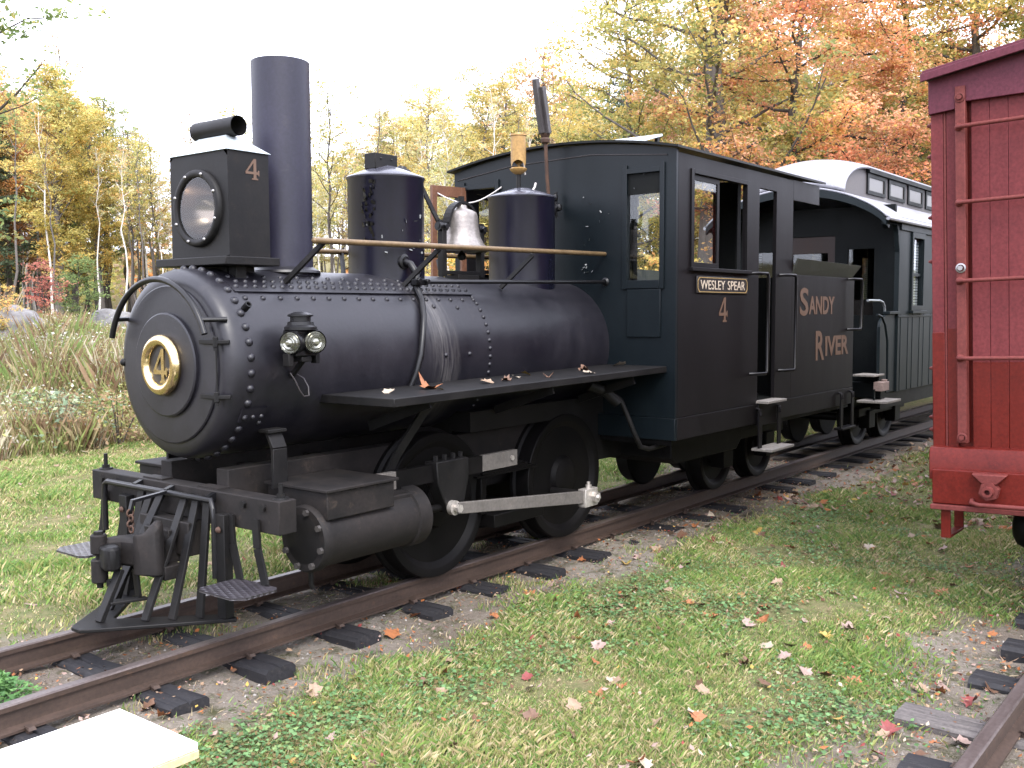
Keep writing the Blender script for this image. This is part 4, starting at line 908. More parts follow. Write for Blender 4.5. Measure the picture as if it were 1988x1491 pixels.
# left corner: post, narrow boards, ladder stile
MB().box(BX-.004,BX+.05,BYL-.062,BYL,.735,2.66).build('corner_post', M['car_faded'], bc, .004)
MB().box(BX-.0055,BX+.049,BYL-.0635,BYL+.0015,.735,1.40).build('corner_post', M['car_red'], bc, .004)
MB().box(BX-.002,BX+.04,BYL-.075,BYL-.064,.74,2.69).build('corner_bead', M['car_post'], bc, .002)
MB().box(BX+.002,BX+.03,BYL-.128,BYL-.0765,.74,2.69).build('corner_board', M['car_faded'], bc, .002)
MB().box(BX+.0005,BX+.029,BYL-.1285,BYL-.0755,.74,1.42).build('corner_board', M['car_red'], bc, .002)
lad = MB().box(BX-.045,BX+.004,BYL-.182,BYL-.132,.80,2.70).build('ladder_stile', M['car_post'], bc, .004)
MB().box(BX-.045,BX+.004,BYR+.132,BYR+.182,.80,2.70).build('ladder_stile', M['car_post'], bc, .004)
for z in (1.258,1.671,2.086,2.484):
    rg = MB().tube([(BX-.012,BYL-.145,z),(BX-.062,BYL-.150,z),(BX-.072,BYL-.19,z),(BX-.072,BYL-.75,z),(BX-.062,BYL-.79,z),(BX-.012,BYL-.80,z)],.0115,10).build('ladder_rung', M['car_post'], bc, ang=60)
    MB().dome((BX-.045,BYL-.15,z),(-1,0,0),.022,.018,10).build('rung_bolt', M['car_post'], rg)
MB().box(BX-.03,BX+.004,BYL-.83,BYL-.78,.80,2.70).build('ladder_stile', M['car_post'], bc, .004)
for z in (1.74,2.64,.83): 
    MB().lathe([(0,.026),(.006,.026),(.008,.018)], (BX-.045,BYL-.157,z), (Vector((-1,0,0)),Vector((0,1,0)),Vector((0,0,1))), 16).hexa((BX-.053,BYL-.157,z),(-1,0,0),.014,.012).build('stile_bolt', M['zinc'] if z == 1.74 else M['car_post'], lad)
# head board and roof
gp = [(BYR-.01,2.60),(BYL-.125,2.60),(BYL-.125,2.565),(BYL+.015,2.565)]; gp = [(BYR-.005,2.60),(BYL-.13,2.62),(BYL-.13,2.585),(BYL+.004,2.575),(BYL+.004,broof(BYL)-.052),(-3.75,broof(-3.75)-.052),(BYR-.005,broof(BYR)-.052)]
MB().prism(gp, BX-.032, BX+.003, 'x').build('end_fascia', M['car_roof'], bc, .003)
rp = [(BYL+.022,broof(BYL+.022)-.04),(BYL+.022,broof(BYL+.022)),(-3.75,broof(-3.75)),(BYR-.045,broof(BYR-.045)),(BYR-.045,broof(BYR-.045)-.04),(-3.75,broof(-3.75)-.04)]
rfx = MB().prism(rp, BX-.085, BX2+.06, 'x').build('boxcar_roof', M['car_roof'], bc, .004)
rp2 = [(BYL+.026,broof(BYL+.026)-.048),(BYL+.026,broof(BYL+.026)-.006),(-3.75,broof(-3.75)-.006),(BYR-.05,broof(BYR-.05)-.006),(BYR-.05,broof(BYR-.05)-.048),(-3.75,broof(-3.75)-.048)]
MB().prism([(y,z-.012) for y,z in rp2], BX-.10, BX-.0855, 'x').build('roof_edge_board', M['car_roof'], rfx, .003)
# sides
for yy, s in ((BYL,1),(BYR,-1)):
    for k in range(int((BX2-BX)/.095)):
        if k == 0: SB = MB().box(.051,.051+.092,0,-.03*s,.74,2.66).mesh('side_board', M['car_red'])
        put('side_board', SB, bc, (BX+k*.095, yy, 0))
    for z, q in ((.86,.05),(.93,.05),(1.20,.06),(1.79,.06),(2.03,.06),(2.36,.05),(2.53,.05)):
        MB().hexa((BX+q,yy,z),(0,s,0),.018,.016).dome((BX+q,yy+s*.016,z),(0,s,0),.011,.02).build('side_bolt', M['car_post'], bc)
# sills
MB().prism([(BX-.075,.735),(BX-.055,.775),(BX+.05,.778),(BX+.05,.60),(BX-.075,.60)], BYR-.004, BYL+.004, 'y').build('sill_ledge', M['car_red'], bc, .004)
esl = MB().box(BX-.11,BX+.05,BYR+.02,BYL-.02,.475,.660).build('end_sill', M['car_red'], bc, .005)
MB().box(BX-.135,BX+.05,BYR+.015,BYL-.015,.445,.472).build('sill_plate', M['car_post'], bc, .004)
MB().box(BX+.05,BX2,BYR+.03,BYR+.15,.5,.73).box(BX+.05,BX2,BYL-.15,BYL-.03,.5,.73).box(BX+.05,BX2,-4.0,-3.5,.5,.73).build('side_sill', M['car_red'], bc)
for yq in (-3.045, -4.455):
    nu = MB().add([(BX-.11,yq-.085,.655),(BX-.11,yq+.085,.655),(BX-.11,yq+.035,.60),(BX-.11,yq-.035,.60),(BX-.150,yq-.085,.650),(BX-.150,yq+.085,.650),(BX-.150,yq+.035,.60),(BX-.150,yq-.035,.60)],[(0,1,2,3),(4,7,6,5),(0,4,5,1),(1,5,6,2),(2,6,7,3),(3,7,4,0)]).build('truss_washer', M['car_post'], bc, .005)
    MB().hexa((BX-.11,yq,.565),(-1,0,0),.050,.05).lathe([(.05,.028),(.085,.026),(.085,.014),(.07,.014)], (BX-.11,yq,.565), (Vector((-1,0,0)),Vector((0,1,0)),Vector((0,0,1))), 16).build('truss_nut', M['car_post'], nu)
MB().tube([(BX-.11,-2.955,.505),(BX-.16,-2.962,.50),(BX-.17,-3.0,.492),(BX-.17,-4.5,.492),(BX-.11,-4.54,.505)],.0125,10).build('sill_grab_iron', M['car_post'], bc, ang=60)
for yy, s in ((BYL-.085,1),(BYR+.085,-1)):
    stu = MB().box(BX-.10,BX-.085,yy-.024,yy+.024,.30,.445).box(BX+.16,BX+.175,yy-.024,yy+.024,.30,.50).box(BX-.10,BX+.175,yy-.024,yy+.024,.288,.302).build('stirrup_step', M['car_red'], bc, .002)
# truck with outside journal boxes
for x in (4.82, 5.87, 10.6, 11.65):
    MB().tube([(x,-4.4,.25),(x,-3.1,.25)],.045,12).build('axle', M['wheel_iron'], bc)
    for s in (-1,1): put('truck_wheel', TW, bc, (x, -3.75+s*.30, .25-s*.01), (0,0,0 if s < 0 else math.pi))
for s in (-1, 1):
    for x0 in (4.82, 10.6):
        yq = -3.75+s*.60
        tb = MB().bar((x0-.15,yq,.44),(x0+1.2,yq,.44),.06,.025).bar((x0,yq,.20),(x0+.525,yq,.12),.06,.022).bar((x0+.525,yq,.12),(x0+1.05,yq,.20),.06,.022).box(x0+.4,x0+.65,yq-.05,yq+.05,.12,.46).build('truck_frame', M['wheel_iron'], bc, .006)
        for x in (x0, x0+1.05):
            MB().lathe([(-.10,0),(-.10,.10),(-.06,.125),(.05,.125),(.09,.105),(.11,.07),(.11,0)], (x,yq,.275), (Vector((0,s,0)),Vector((1,0,0)),Vector((0,0,1))), 24).build('journal_box', M['wheel_iron'], tb, ang=50)

# ---------------------------------------------------------------- bench in the corner
be = thing('bench', 'low bench with plain white top and cream edge at the lower left corner', 'bench', (-.6, -1.58, float(zg(-.6,-1.58))))
tp = MB().box(-1.6,.345,-1.785,-1.375,.262,.284).build('bench_top', M['white_board'], be, .003)
MB().box(-1.6,.347,-1.787,-1.373,.236,.261).build('bench_edge', M['cream_edge'], be, .002)
for x in (.20, -1.4):
    for y in (-1.44, -1.72): MB().box(x-.03,x+.03,y-.03,y+.03,-.19,.236).build('leg', M['tie_wood'], be, .004)
MB().box(-1.4,.23,-1.75,-1.72,.16,.235).box(-1.4,.23,-1.44,-1.41,.16,.235).build('bench_rail', M['tie_wood'], be, .003)
# ---------------------------------------------------------------- trees
def leaf_mat(name, transl=.35, rough=.6):
    m, t, b = nodes(name)
    at = t.nodes.new('ShaderNodeVertexColor'); at.layer_name = 'Col'
    t.links.new(at.outputs[0], b.inputs['Base Color']); b.inputs['Roughness'].default_value = rough; b.inputs['Specular IOR Level'].default_value = .25
    tl = t.nodes.new('ShaderNodeBsdfTranslucent'); t.links.new(at.outputs[0], tl.inputs[0])
    mx = t.nodes.new('ShaderNodeMixShader'); mx.inputs[0].default_value = transl
    t.links.new(b.outputs[0], mx.inputs[1]); t.links.new(tl.outputs[0], mx.inputs[2]); t.links.new(mx.outputs[0], t.nodes['Material Output'].inputs[0])
    return m
LEAF = leaf_mat('foliage', .55); GRASS = leaf_mat('grass_blades', .3); DRYLEAF = leaf_mat('dry_leaves', .15)
paint('bark_grey', (.075,.066,.060), (.13,.115,.105), .9, 5, (3,3,.5), .05, bmp=.6)
paint('bark_dark', (.040,.034,.030), (.075,.062,.052), .9, 5, (3,3,.5), .05, bmp=.6)
paint('bark_white', (.48,.45,.42), (.62,.60,.56), .8, 4, (1,1,3), .05, c3=(.10,.085,.075))
def unit(n, g): v = g.normal(size=(n,3)); return v/np.linalg.norm(v, axis=1, keepdims=True)
def leaf_quads(P, g, size, flat_=.5, aspect=.62):
    """kite shaped leaves at points P"""
    n = len(P); nrm = unit(n, g); nrm[:,2] = np.abs(nrm[:,2])+flat_; nrm /= np.linalg.norm(nrm, axis=1, keepdims=True)
    a = np.cross(nrm, unit(n, g)); a /= np.linalg.norm(a, axis=1, keepdims=True)+1e-9; b_ = np.cross(nrm, a)
    s = (size*g.uniform(.6,1.35,n))[:,None]
    v0 = P-a*s*.5; v1 = P+b_*s*aspect*.5+a*s*.08-nrm*s*.10; v2 = P+a*s*.55; v3 = P-b_*s*aspect*.5+a*s*.08-nrm*s*.10
    V = np.stack([v0,v1,v2,v3],1).reshape(-1,3); F = np.arange(4*n).reshape(-1,4); return V, F
def palette(g, n, cols, var=.18):
    C_ = np.array(cols); i = g.integers(0, len(C_), n); c = C_[i]*g.uniform(1-var,1+var,(n,1)); return c
def tree_mesh(seed, H, r0, crown0, spread, nlimb, nleaf, lsize, cols, bark, shape='oval', lean=.03, twig=3, droop=.0, sig=.22, up=.55):
    """returns (trunk mesh, crown mesh); base at the origin"""
    g = np.random.default_rng(seed); r = random.Random(seed); mb = MB()
    npt = 10; tp = []; lx, ly = r.uniform(-lean,lean), r.uniform(-lean,lean); wob = H*.012
    for i in range(npt):
        f = i/(npt-1); tp.append(Vector((lx*H*f+r.uniform(-wob,wob)*(i > 0), ly*H*f+r.uniform(-wob,wob)*(i > 0), H*.97*f)))
    rad = [r0*(1.25 if i == 0 else 1)*(1-.93*(i/(npt-1)))+.008 for i in range(npt)]
    mb.tube(tp, rad, 8)
    def trunk_at(f):
        q = f*(npt-1); i = min(int(q), npt-2); return tp[i].lerp(tp[i+1], q-i)
    segs = []
    for k in range(nlimb):
        f = crown0+(1-crown0)*((k+.5)/nlimb)**.9*.97; az = k*2.4+r.uniform(-.5,.5); h = (f-crown0)/(1-crown0)
        prof = {'oval':math.sin(math.pi*min(1,(h*.86+.14)))**.7, 'cone':(1-h)**.8+.05, 'spread':(1-h*.55), 'tall':.55+.45*math.sin(math.pi*min(1,h*.9+.1))}[shape]
        L = spread*prof*r.uniform(.7,1.2); d = Vector((math.cos(az),math.sin(az),up*r.uniform(.5,1.4)-droop)); d.normalize()
        p = trunk_at(min(f,.99)); pts = [p]; q = p
        for j in range(4):
            d = (d+Vector((r.uniform(-.25,.25),r.uniform(-.25,.25),r.uniform(-.12,.22)-droop*.3))).normalized(); q = q+d*L/4; pts.append(q)
        lr = min(.045, max(.012, r0*.34*(1-h*.7))); mb.tube(pts, [lr*(1-.85*j/4)+.004 for j in range(5)], 5, cap=False)
        segs.append((pts, L))
        for tw in range(twig):
            i = r.randint(1,3); s0 = pts[i].lerp(pts[i+1], r.random()); dd = (d+Vector((r.uniform(-1,1),r.uniform(-1,1),r.uniform(-.4,.6)))).normalized(); l2 = L*r.uniform(.25,.5)
            s1 = s0+dd*l2*.5; s2 = s1+(dd+Vector((0,0,r.uniform(-.2,.3)))).normalized()*l2*.5
            mb.tube([s0,s1,s2], [lr*.34,lr*.2,.004], 4, cap=False); segs.append(([s0,s1,s2], l2*1.2))
    trunk = mb.mesh('trunk', bark, ang=80, fix=False)
    W = np.array([s[1] for s in segs]); W = W/W.sum(); idx = g.choice(len(segs), nleaf, p=W); P = np.zeros((nleaf,3)); cl = np.zeros(nleaf, int)
    for si, (pts, L) in enumerate(segs):
        mk = np.where(idx == si)[0]
        if not len(mk): continue
        A = np.array([tuple(p) for p in pts]); n_ = len(A)-1; u_ = np.clip(g.beta(2.2,1.1,len(mk)),0,.999)*n_; ii = u_.astype(int); fr = (u_-ii)[:,None]
        # leaves gather in sprays along the twig
        base = A[ii]*(1-fr)+A[ii+1]*fr; off = g.normal(0,1,(len(mk),3))*np.array([sig,sig,sig*.42]); cen = base+off
        nc = max(1, len(mk)//7); own = g.integers(0, nc, len(mk)); P[mk] = cen[own]+g.normal(0,1,(len(mk),3))*np.array([.085,.085,.035]); cl[mk] = si
    tone = g.uniform(.72,1.25,len(segs)); hue = g.integers(0,len(cols),len(segs))
    C_ = np.array(cols); ci = np.where(g.random(nleaf) < .6, hue[cl], g.integers(0,len(cols),nleaf)); C_ = C_*.95+np.array([.58,.53,.42])*.05; c = C_[ci]*(tone[cl]*g.uniform(.8,1.2,nleaf))[:,None]  # the pale mix lifts the leaf tones, putting haze into their colour
    V, F = leaf_quads(P, g, lsize); crown = np_mesh('crown', V, F, LEAF, np.repeat(c,4,0))
    return trunk, crown
ORANGE = [(.60,.25,.08),(.68,.34,.12),(.56,.30,.10),(.62,.38,.16)]; REDO = [(.62,.24,.13),(.70,.33,.19),(.68,.40,.24),(.50,.30,.12)]
YELLOW = [(.60,.45,.12),(.64,.50,.17),(.50,.41,.10),(.60,.40,.11)]; YGREEN = [(.36,.36,.11),(.46,.41,.13),(.28,.31,.10),(.58,.44,.15)]
GREEN = [(.16,.23,.07),(.22,.28,.09),(.13,.19,.07)]; PALE = [(.58,.54,.26),(.50,.52,.25),(.62,.55,.30)]; RUSSET = [(.42,.25,.15),(.50,.33,.19),(.40,.30,.19)]
CONIF = [(.055,.09,.045),(.075,.115,.055),(.045,.075,.04)]
KIND = {
 'yellow':   ('maple_tree',   tree_mesh(1, 10, .15, .12, 1.65, 44, 26000, .09, YELLOW+YGREEN[:2], M['bark_grey'], 'oval', up=.9)),
 'yellow2':  ('maple_tree',   tree_mesh(2, 12, .16, .25, 2.8, 34, 22000, .095, YELLOW+PALE, M['bark_grey'], 'oval')),
 'orange':   ('maple_tree',   tree_mesh(3, 11, .15, .16, 2.8, 36, 24000, .095, ORANGE+RUSSET[:1], M['bark_dark'], 'oval')),
 'redorange':('maple_tree',   tree_mesh(4, 13, .17, .18, 3.4, 40, 42000, .085, REDO+ORANGE[1:2]+YELLOW[:1], M['bark_dark'], 'spread', sig=.27, up=.18)),
 'ygreen':   ('maple_tree',   tree_mesh(5, 13, .20, .16, 3.4, 40, 38000, .088, YGREEN+YELLOW[:2], M['bark_grey'], 'spread', sig=.26, up=.4)),
 'bigtrunk': ('maple_tree',   tree_mesh(25, 13, .36, .28, 3.3, 44, 30000, .088, YGREEN+YELLOW[:2], M['bark_grey'], 'spread', lean=.015, sig=.26, up=.4)),
 'green':    ('maple_tree',   tree_mesh(6, 12, .16, .22, 2.6, 34, 20000, .095, GREEN+YGREEN[:2], M['bark_dark'], 'oval')),
 'pale':     ('birch_tree',   tree_mesh(7, 12, .085, .40, 1.9, 26, 5200, .10, PALE+YELLOW[:1], M['bark_white'], 'oval', sig=.26, up=1.2)),
 'pale2':    ('birch_tree',   tree_mesh(8, 11, .075, .35, 1.6, 22, 3600, .10, PALE+YGREEN[1:2], M['bark_white'], 'oval', lean=.06, sig=.24, up=1.3)),
 'sparse':   ('slender_tree', tree_mesh(9, 11, .075, .30, 1.7, 26, 2600, .10, RUSSET+PALE[:1], M['bark_grey'], 'oval', sig=.25, up=1.1)),
 'sparse2':  ('slender_tree', tree_mesh(10, 12, .085, .36, 1.9, 26, 3400, .105, YGREEN[:3]+YELLOW[:1], M['bark_dark'], 'oval', sig=.25, up=1.0)),
 'pole':     ('slender_tree', tree_mesh(26, 12, .07, .55, 1.3, 16, 1500, .09, YELLOW[:2]+YGREEN[:2], M['bark_grey'], 'oval', sig=.22, up=1.3)),
 'pole2':    ('birch_tree', tree_mesh(27, 12, .06, .55, 1.2, 14, 1300, .09, PALE+ORANGE[1:2], M['bark_white'], 'oval', lean=.05, sig=.22, up=1.4)),
 'conifer':  ('conifer',      tree_mesh(11, 13, .16, .10, 2.3, 60, 17000, .12, CONIF, M['bark_dark'], 'cone', lean=.01, sig=.16, up=-.05, droop=.12)),
 'russet':   ('maple_tree',   tree_mesh(12, 10, .11, .22, 2.3, 30, 13000, .095, RUSSET+ORANGE[2:], M['bark_dark'], 'oval')),
 'smallred': ('young_maple',  tree_mesh(13, 4, .04, .12, 1.0, 18, 2600, .09, [(.42,.12,.10),(.50,.18,.14),(.52,.26,.16)], M['bark_dark'], 'oval', sig=.16)),
 'smallyel': ('young_maple',  tree_mesh(14, 4.5, .045, .12, 1.2, 18, 3000, .10, YELLOW+ORANGE[1:2], M['bark_grey'], 'oval', sig=.18)),
 'smallgrn': ('young_tree',   tree_mesh(15, 3.5, .04, .08, 1.2, 18, 3200, .10, GREEN, M['bark_dark'], 'oval', sig=.18)),
}
def plant(kind, x, y, label, s=1., rot=0, group=None, sz=None, cat='tree'):
    nm, (tm, cm) = KIND[kind]; z = float(zg(x, y))-.05
    o = thing(nm, label, cat, (x, y, z), group); o.rotation_euler = (0,0,rot); o.scale = (s,s,sz or s)
    for n_, me in (('trunk',tm),('crown',cm)):
        c = link(bpy.data.objects.new(n_, me)); c.parent = o
    return o
CAMX, CAMY = -1.32, -4.24
def dirs(px):          # bearing of a picture column, worked out once from the camera's heading
    a = math.atan((px-994)/1955.06)+.909; return math.sin(a), math.cos(a)
TR = random.Random(42)
def at_bearing(px, d): s_, c_ = dirs(px); return CAMX+s_*d, CAMY+c_*d
HT = {'yellow':10,'yellow2':12,'orange':11,'redorange':13,'ygreen':13,'bigtrunk':13,'green':12,'pale':12,'pale2':11,'sparse':11,'sparse2':12,'conifer':13,'pole':12,'pole2':12,'russet':10,'smallred':4,'smallyel':4.5,'smallgrn':3.5}
def reach(kind, x, y, d, top):      # scale that gives the tree its height against the skyline
    return max(.25, (1.52+(602-top)/1955*d-float(zg(x, y)))/HT[kind])
named = [  # kind, bearing, distance, skyline, label
 ('yellow', 118, 31, 150, 'bright golden yellow maple with forked dark trunk standing at the edge of the meadow'),
 ('yellow', 200, 33, 225, 'golden yellow maple just right of the forked one, its crown touching it'),
 ('orange', 22, 34, 235, 'orange maple at the left edge of the picture behind the boulder'),
 ('conifer', -25, 33, 130, 'dark green conifer at the far left edge'),
 ('green', -185, 15, -420, 'near tree whose green and rust branch ends reach in at the top left corner'),
 ('sparse', 135, 40, 105, 'tall thin russet tree top rising above the golden maple'),
 ('sparse', 262, 34, 270, 'slender nearly bare tree to the right of the golden maples'),
 ('sparse2', 300, 31, 275, 'thin greenish tree leaning left of the headlight'),
 ('sparse', 380, 36, 215, 'thin tree with russet leaves seen just above the headlight lid'),
 ('sparse2', 462, 36, 205, 'thin tree whose green top shows between headlight chimney and stack'),
 ('sparse2', 645, 27, 140, 'bent tree with few yellow green leaves just right of the stack'),
 ('pale', 622, 30, 330, 'white birch trunk seen right beside the stack'),
 ('pale2', 655, 31, 300, 'second white birch between stack and sand dome'),
 ('pale', 838, 26, 330, 'white birch trunk seen between the sand dome and the open cab window'),
 ('pale', 877, 24, 190, 'forked white birch rising above the open cab window'),
 ('sparse', 742, 33, 200, 'bare grey thin tree above the sand dome'),
 ('yellow2', 850, 36, 160, 'pale yellow tree crown above the bell'),
 ('ygreen', 975, 33, 140, 'yellow green tree crown left of the tall whistle'),
 ('russet', 1060, 36, 80, 'russet brown tree top behind the tall whistle'),
 ('ygreen', 1225, 21, -60, 'broad yellow green maple over the front of the cab roof'),
 ('bigtrunk', 1390, 18, -430, 'big grey trunk with yellow green crown standing behind the cab roof'),
 ('redorange', 1560, 18, -230, 'large salmon orange maple above the coach roof'),
 ('redorange', 1730, 20, -250, 'reddish orange maple just left of the red boxcar roof'),
 ('ygreen', 1890, 21, -240, 'yellow green maple over the corner of the boxcar roof'),
 ('ygreen', 2000, 21, -260, 'yellow maple crown at the top right corner'),
 ('orange', 1610, 28, -60, 'orange tree behind the salmon maple, over the clerestory'),
 ('yellow2', 1450, 27, -60, 'yellow tree seen right of the big grey trunk'),
]
for i, (k_, px, d_, tp_, lb) in enumerate(named):
    x, y = at_bearing(px, d_); plant(k_, x, y, lb, reach(k_, x, y, d_, tp_), TR.uniform(0,6.28))
for k_, px, d_, s_, lb in (('smallred', 88, 26, .48, 'small red young maple left of the golden maple trunk'), ('smallgrn', 155, 27, .55, 'small dark green bush right of the golden maple trunk'),
    ('smallyel', 15, 22, .36, 'low yellow bush in front of the boulder'), ('smallgrn', 258, 17, .32, 'green leafy bush behind the curved grab rail'), ('smallyel', 890, 16, .7, 'young yellow maple seen through the open cab window'),
    ('smallyel', 1310, 15, .62, 'young yellow maple showing through the cab windows'), ('smallyel', 1420, 13.5, .55, 'low golden maple showing through the cab side window')):
    x, y = at_bearing(px, d_); plant(k_, x, y, lb, s_, TR.uniform(0,6.28))
# the wood behind: each tree its own, too alike to tell apart
wood = ['orange','yellow2','sparse','sparse2','pale','russet','ygreen','conifer','green','pale2','yellow','sparse']
def skyline(px):
    return np.interp(px, [-200,0,120,250,330,480,600,800,950,1080,1150,1250,2100], [120,170,230,250,330,330,270,230,190,130,150,120,130])
for i in range(124):
    px = -180+i*18.6+TR.uniform(-12,12); d_ = TR.uniform(35,50) if i % 3 else TR.uniform(31,38)
    k_ = TR.choice(wood)
    if px > 1150: d_ -= 7
    if 240 < px < 780: k_ = TR.choice(['sparse2','pale','yellow2','ygreen','pale2','green','sparse2','sparse'])
    elif px < 240: k_ = TR.choice(['orange','yellow','ygreen','green','orange','sparse2','conifer','yellow2'])
    x, y = at_bearing(px, d_)
    zone = 'behind the meadow' if px < 330 else ('behind the boiler and domes' if px < 1000 else 'behind the cab, coach and boxcar')
    what = {'orange':'orange leaved tree','yellow':'golden leaved tree','yellow2':'pale yellow tree','sparse':'thinly leaved russet tree','sparse2':'thinly leaved greenish tree','pale':'white barked birch','pale2':'thin white barked birch','russet':'brownish russet tree','ygreen':'yellow green tree','conifer':'dark conifer','green':'green leaved tree'}[k_]
    plant(k_, x, y, '%s deep in the wood %s' % (what, zone), reach(k_, x, y, d_, skyline(px)+TR.uniform(-40,90)), TR.uniform(0,6.28), '%ss deep in the wood %s' % (what, zone))
for i in range(66):
    px = TR.choice([TR.uniform(-60,340), TR.uniform(600,700), TR.uniform(800,960), TR.uniform(1000,1150), TR.uniform(-60,340)]); d_ = TR.uniform(27,44); k_ = TR.choice(['pole','pole','pole2']) if px < 560 else TR.choice(['pole','pole2'])
    x, y = at_bearing(px, d_); zone = 'behind the meadow' if px < 560 else 'behind boiler, domes and bell'
    plant(k_, x, y, ('slim grey trunk with a small high crown among others ' if k_ == 'pole' else 'slim white birch stem with a small high crown among others ')+zone, reach(k_, x, y, d_, skyline(px)+TR.uniform(-20,80)), TR.uniform(0,6.28), ('slim grey trunks ' if k_ == 'pole' else 'slim birch stems ')+zone)
# far wood that reads as one mass, closing the view between the trunks
g = np.random.default_rng(77); n = 30000
A = g.uniform(-.36,1.62,n)**1; D = g.uniform(50,64,n); hmax = 3.4+1.4*np.sin(A*23)+1.2*np.sin(A*57+1)+np.where(A > 1.05, 3.5, 0)
P = np.stack([CAMX+np.sin(A)*D, CAMY+np.cos(A)*D, zg(CAMX+np.sin(A)*D, CAMY+np.cos(A)*D)+hmax*g.beta(1.2,1.4,n)], 1)
zone = (np.sin(A*31)+np.sin(A*71+2)+g.normal(0,.5,n)); allc = np.array(ORANGE[:2]+RUSSET+YGREEN+GREEN); c = allc[np.clip(((zone+2.5)/5*len(allc)).astype(int),0,len(allc)-1)]*g.uniform(.6,1.1,(n,1))
V, F = leaf_quads(P, g, .38); fo = put('far_wood', np_mesh('far_wood', V, F, LEAF, np.repeat(c,4,0)))
tag(fo, 'mass of distant autumn foliage deep in the wood', 'wood', kind='stuff')
# boulder
b_ = bmesh.new(); bmesh.ops.create_icosphere(b_, subdivisions=4, radius=1)
for v in b_.verts:
    p = v.co; q = 1+.16*math.sin(p.x*3.1+1)*math.cos(p.y*2.7)+.10*math.sin(p.z*5+p.x*4)+.05*math.sin(p.y*9+p.z*7); v.co = Vector((p.x*1.25*q, p.y*.9*q, p.z*.72*q))
bme = bpy.data.meshes.new('boulder'); b_.to_mesh(bme); b_.free(); smooth(bme, 50)
paint('granite', (.10,.095,.095), (.19,.185,.185), .85, 5, None, .05, bmp=.6, c3=(.12,.12,.10)); bme.materials.append(M['granite'])
x, y = at_bearing(30, 22.5); bo = put('boulder', bme, None, (x, y, float(zg(x,y))+.42), (0,0,.9), .85)
tag(bo, 'pale grey boulder at the wood edge on the far left', 'boulder')
x, y = at_bearing(222, 28); bo = put('boulder', bme, None, (x, y, float(zg(x,y))+.05), (0,0,2.4), .6)
tag(bo, 'smaller grey rock in shade between the trunks left of the smokebox', 'boulder')
# ---------------------------------------------------------------- lawn, meadow, leaves
def blades(P, g, h, wd, cols, lean=.5, bend=.35):
    """one bent triangle pair per blade: (n,3) points, heights, widths"""
    n = len(P); az = g.uniform(0,6.283,n); dx = np.cos(az); dy = np.sin(az); ln = g.uniform(.1,1,n)*lean*h
    side = np.stack([-dy,dx,np.zeros(n)],1)*(wd/2)[:,None]
    mid = P+np.stack([dx*ln*bend,dy*ln*bend,h*.55],1); tip = P+np.stack([dx*ln,dy*ln,h*g.uniform(.75,1,n)],1)
    V = np.stack([P-side,P+side,mid+side*.7,tip],1).reshape(-1,3); k = np.arange(n)[:,None]*4
    F = np.concatenate([k+np.array([[0,1,2]]),k+np.array([[0,2,3]])],0)
    return V, F, np.repeat(cols,4,0)
def fbm(x, y, s=1.): return (np.sin(x*1.7*s+1.3*np.sin(y*1.1*s))+np.sin(y*2.3*s+1.7*np.sin(x*.9*s+2))+.6*np.sin(x*4.1*s+y*3.3*s)+.5*np.sin(x*7.3*s-y*6.1*s+1))/3.1
def bare(x, y):
    """0 on turf, 1 on bare dirt beside and between the rails"""
    n = fbm(x, y, 1.6)*.16+fbm(x, y, 5)*.07
    b1 = 1-sstep(.70,1.05,np.abs(y+.05)+n+.10*sstep(2.5,6,x)*0); b2 = 1-sstep(.70,1.15,np.abs(y+3.75)+n*1.6)
    b3 = (1-sstep(.25,.62,np.hypot((x-2.1)/1.7,(y+2.95)/.62)+n))*.9
    return np.clip(np.maximum(np.maximum(b1,b2),b3),0,1)
g = np.random.default_rng(5)
ta = gme.color_attributes.new('turf', 'FLOAT_COLOR', 'POINT'); tv = np.ones((GX.size,4), np.float32); tv[:,0] = tv[:,1] = tv[:,2] = (1-bare(GX,GY)).ravel(); ta.data.foreach_set('color', tv.ravel())
GC = np.array([(.145,.235,.050),(.19,.275,.075),(.115,.20,.058),(.26,.275,.095),(.40,.33,.17),(.48,.40,.24)])
def lawn(name, label, n, x0, x1, y0, y1, hh, ww, keep, dry=.0):
    x = g.uniform(x0,x1,n); y = g.uniform(y0,y1,n); k = g.random(n) < keep(x,y)*(1-bare(x,y)*.985); x, y = x[k], y[k]
    P = np.stack([x,y,zg(x,y)-.006],1); q = fbm(x,y,.9)*.5+.5+dry
    prob = np.clip(q*.9+.45*fbm(x,y,3.1)+.06,0,1); ci = np.where(g.random(len(x)) < prob*.62, g.integers(3,6,len(x)), g.integers(0,4,len(x)))
    c = GC[ci]*g.uniform(.75,1.2,(len(x),1)); h = g.uniform(.5,1.3,len(x))*hh*(.75+.8*np.clip(fbm(x,y,2.6),-.6,1)); w_ = g.uniform(.6,1.3,len(x))*ww
    V, F, C_ = blades(P, g, h, w_, c, 1.0)
    o = put(name, np_mesh(name, V, F, GRASS, C_)); tag(o, label, 'grass', kind='stuff'); return o
vis = lambda x, y: 1.0*((np.arctan2(x-CAMX, y-CAMY) > .36) & (np.arctan2(x-CAMX, y-CAMY) < 1.46))
lawn('grass', 'short patchy lawn between the two tracks', 560000, -.6, 7.5, -4.3, -.55, .048, .0042, lambda x,y: vis(x,y)*np.clip(1.25-np.hypot(x-CAMX,y-CAMY)/11,.35,1))
lawn('grass', 'thin grass along the track further back', 70000, 7.0, 24, -3.4, -.55, .055, .008, vis)
lawn('grass', 'mown lawn on the far side of the locomotive', 430000, -.5, 15, .55, 9.8, .06, .0085, lambda x,y: vis(x,y)*np.where(y > 8.2+fbm(x,y)*.6, .4, 1), .02)
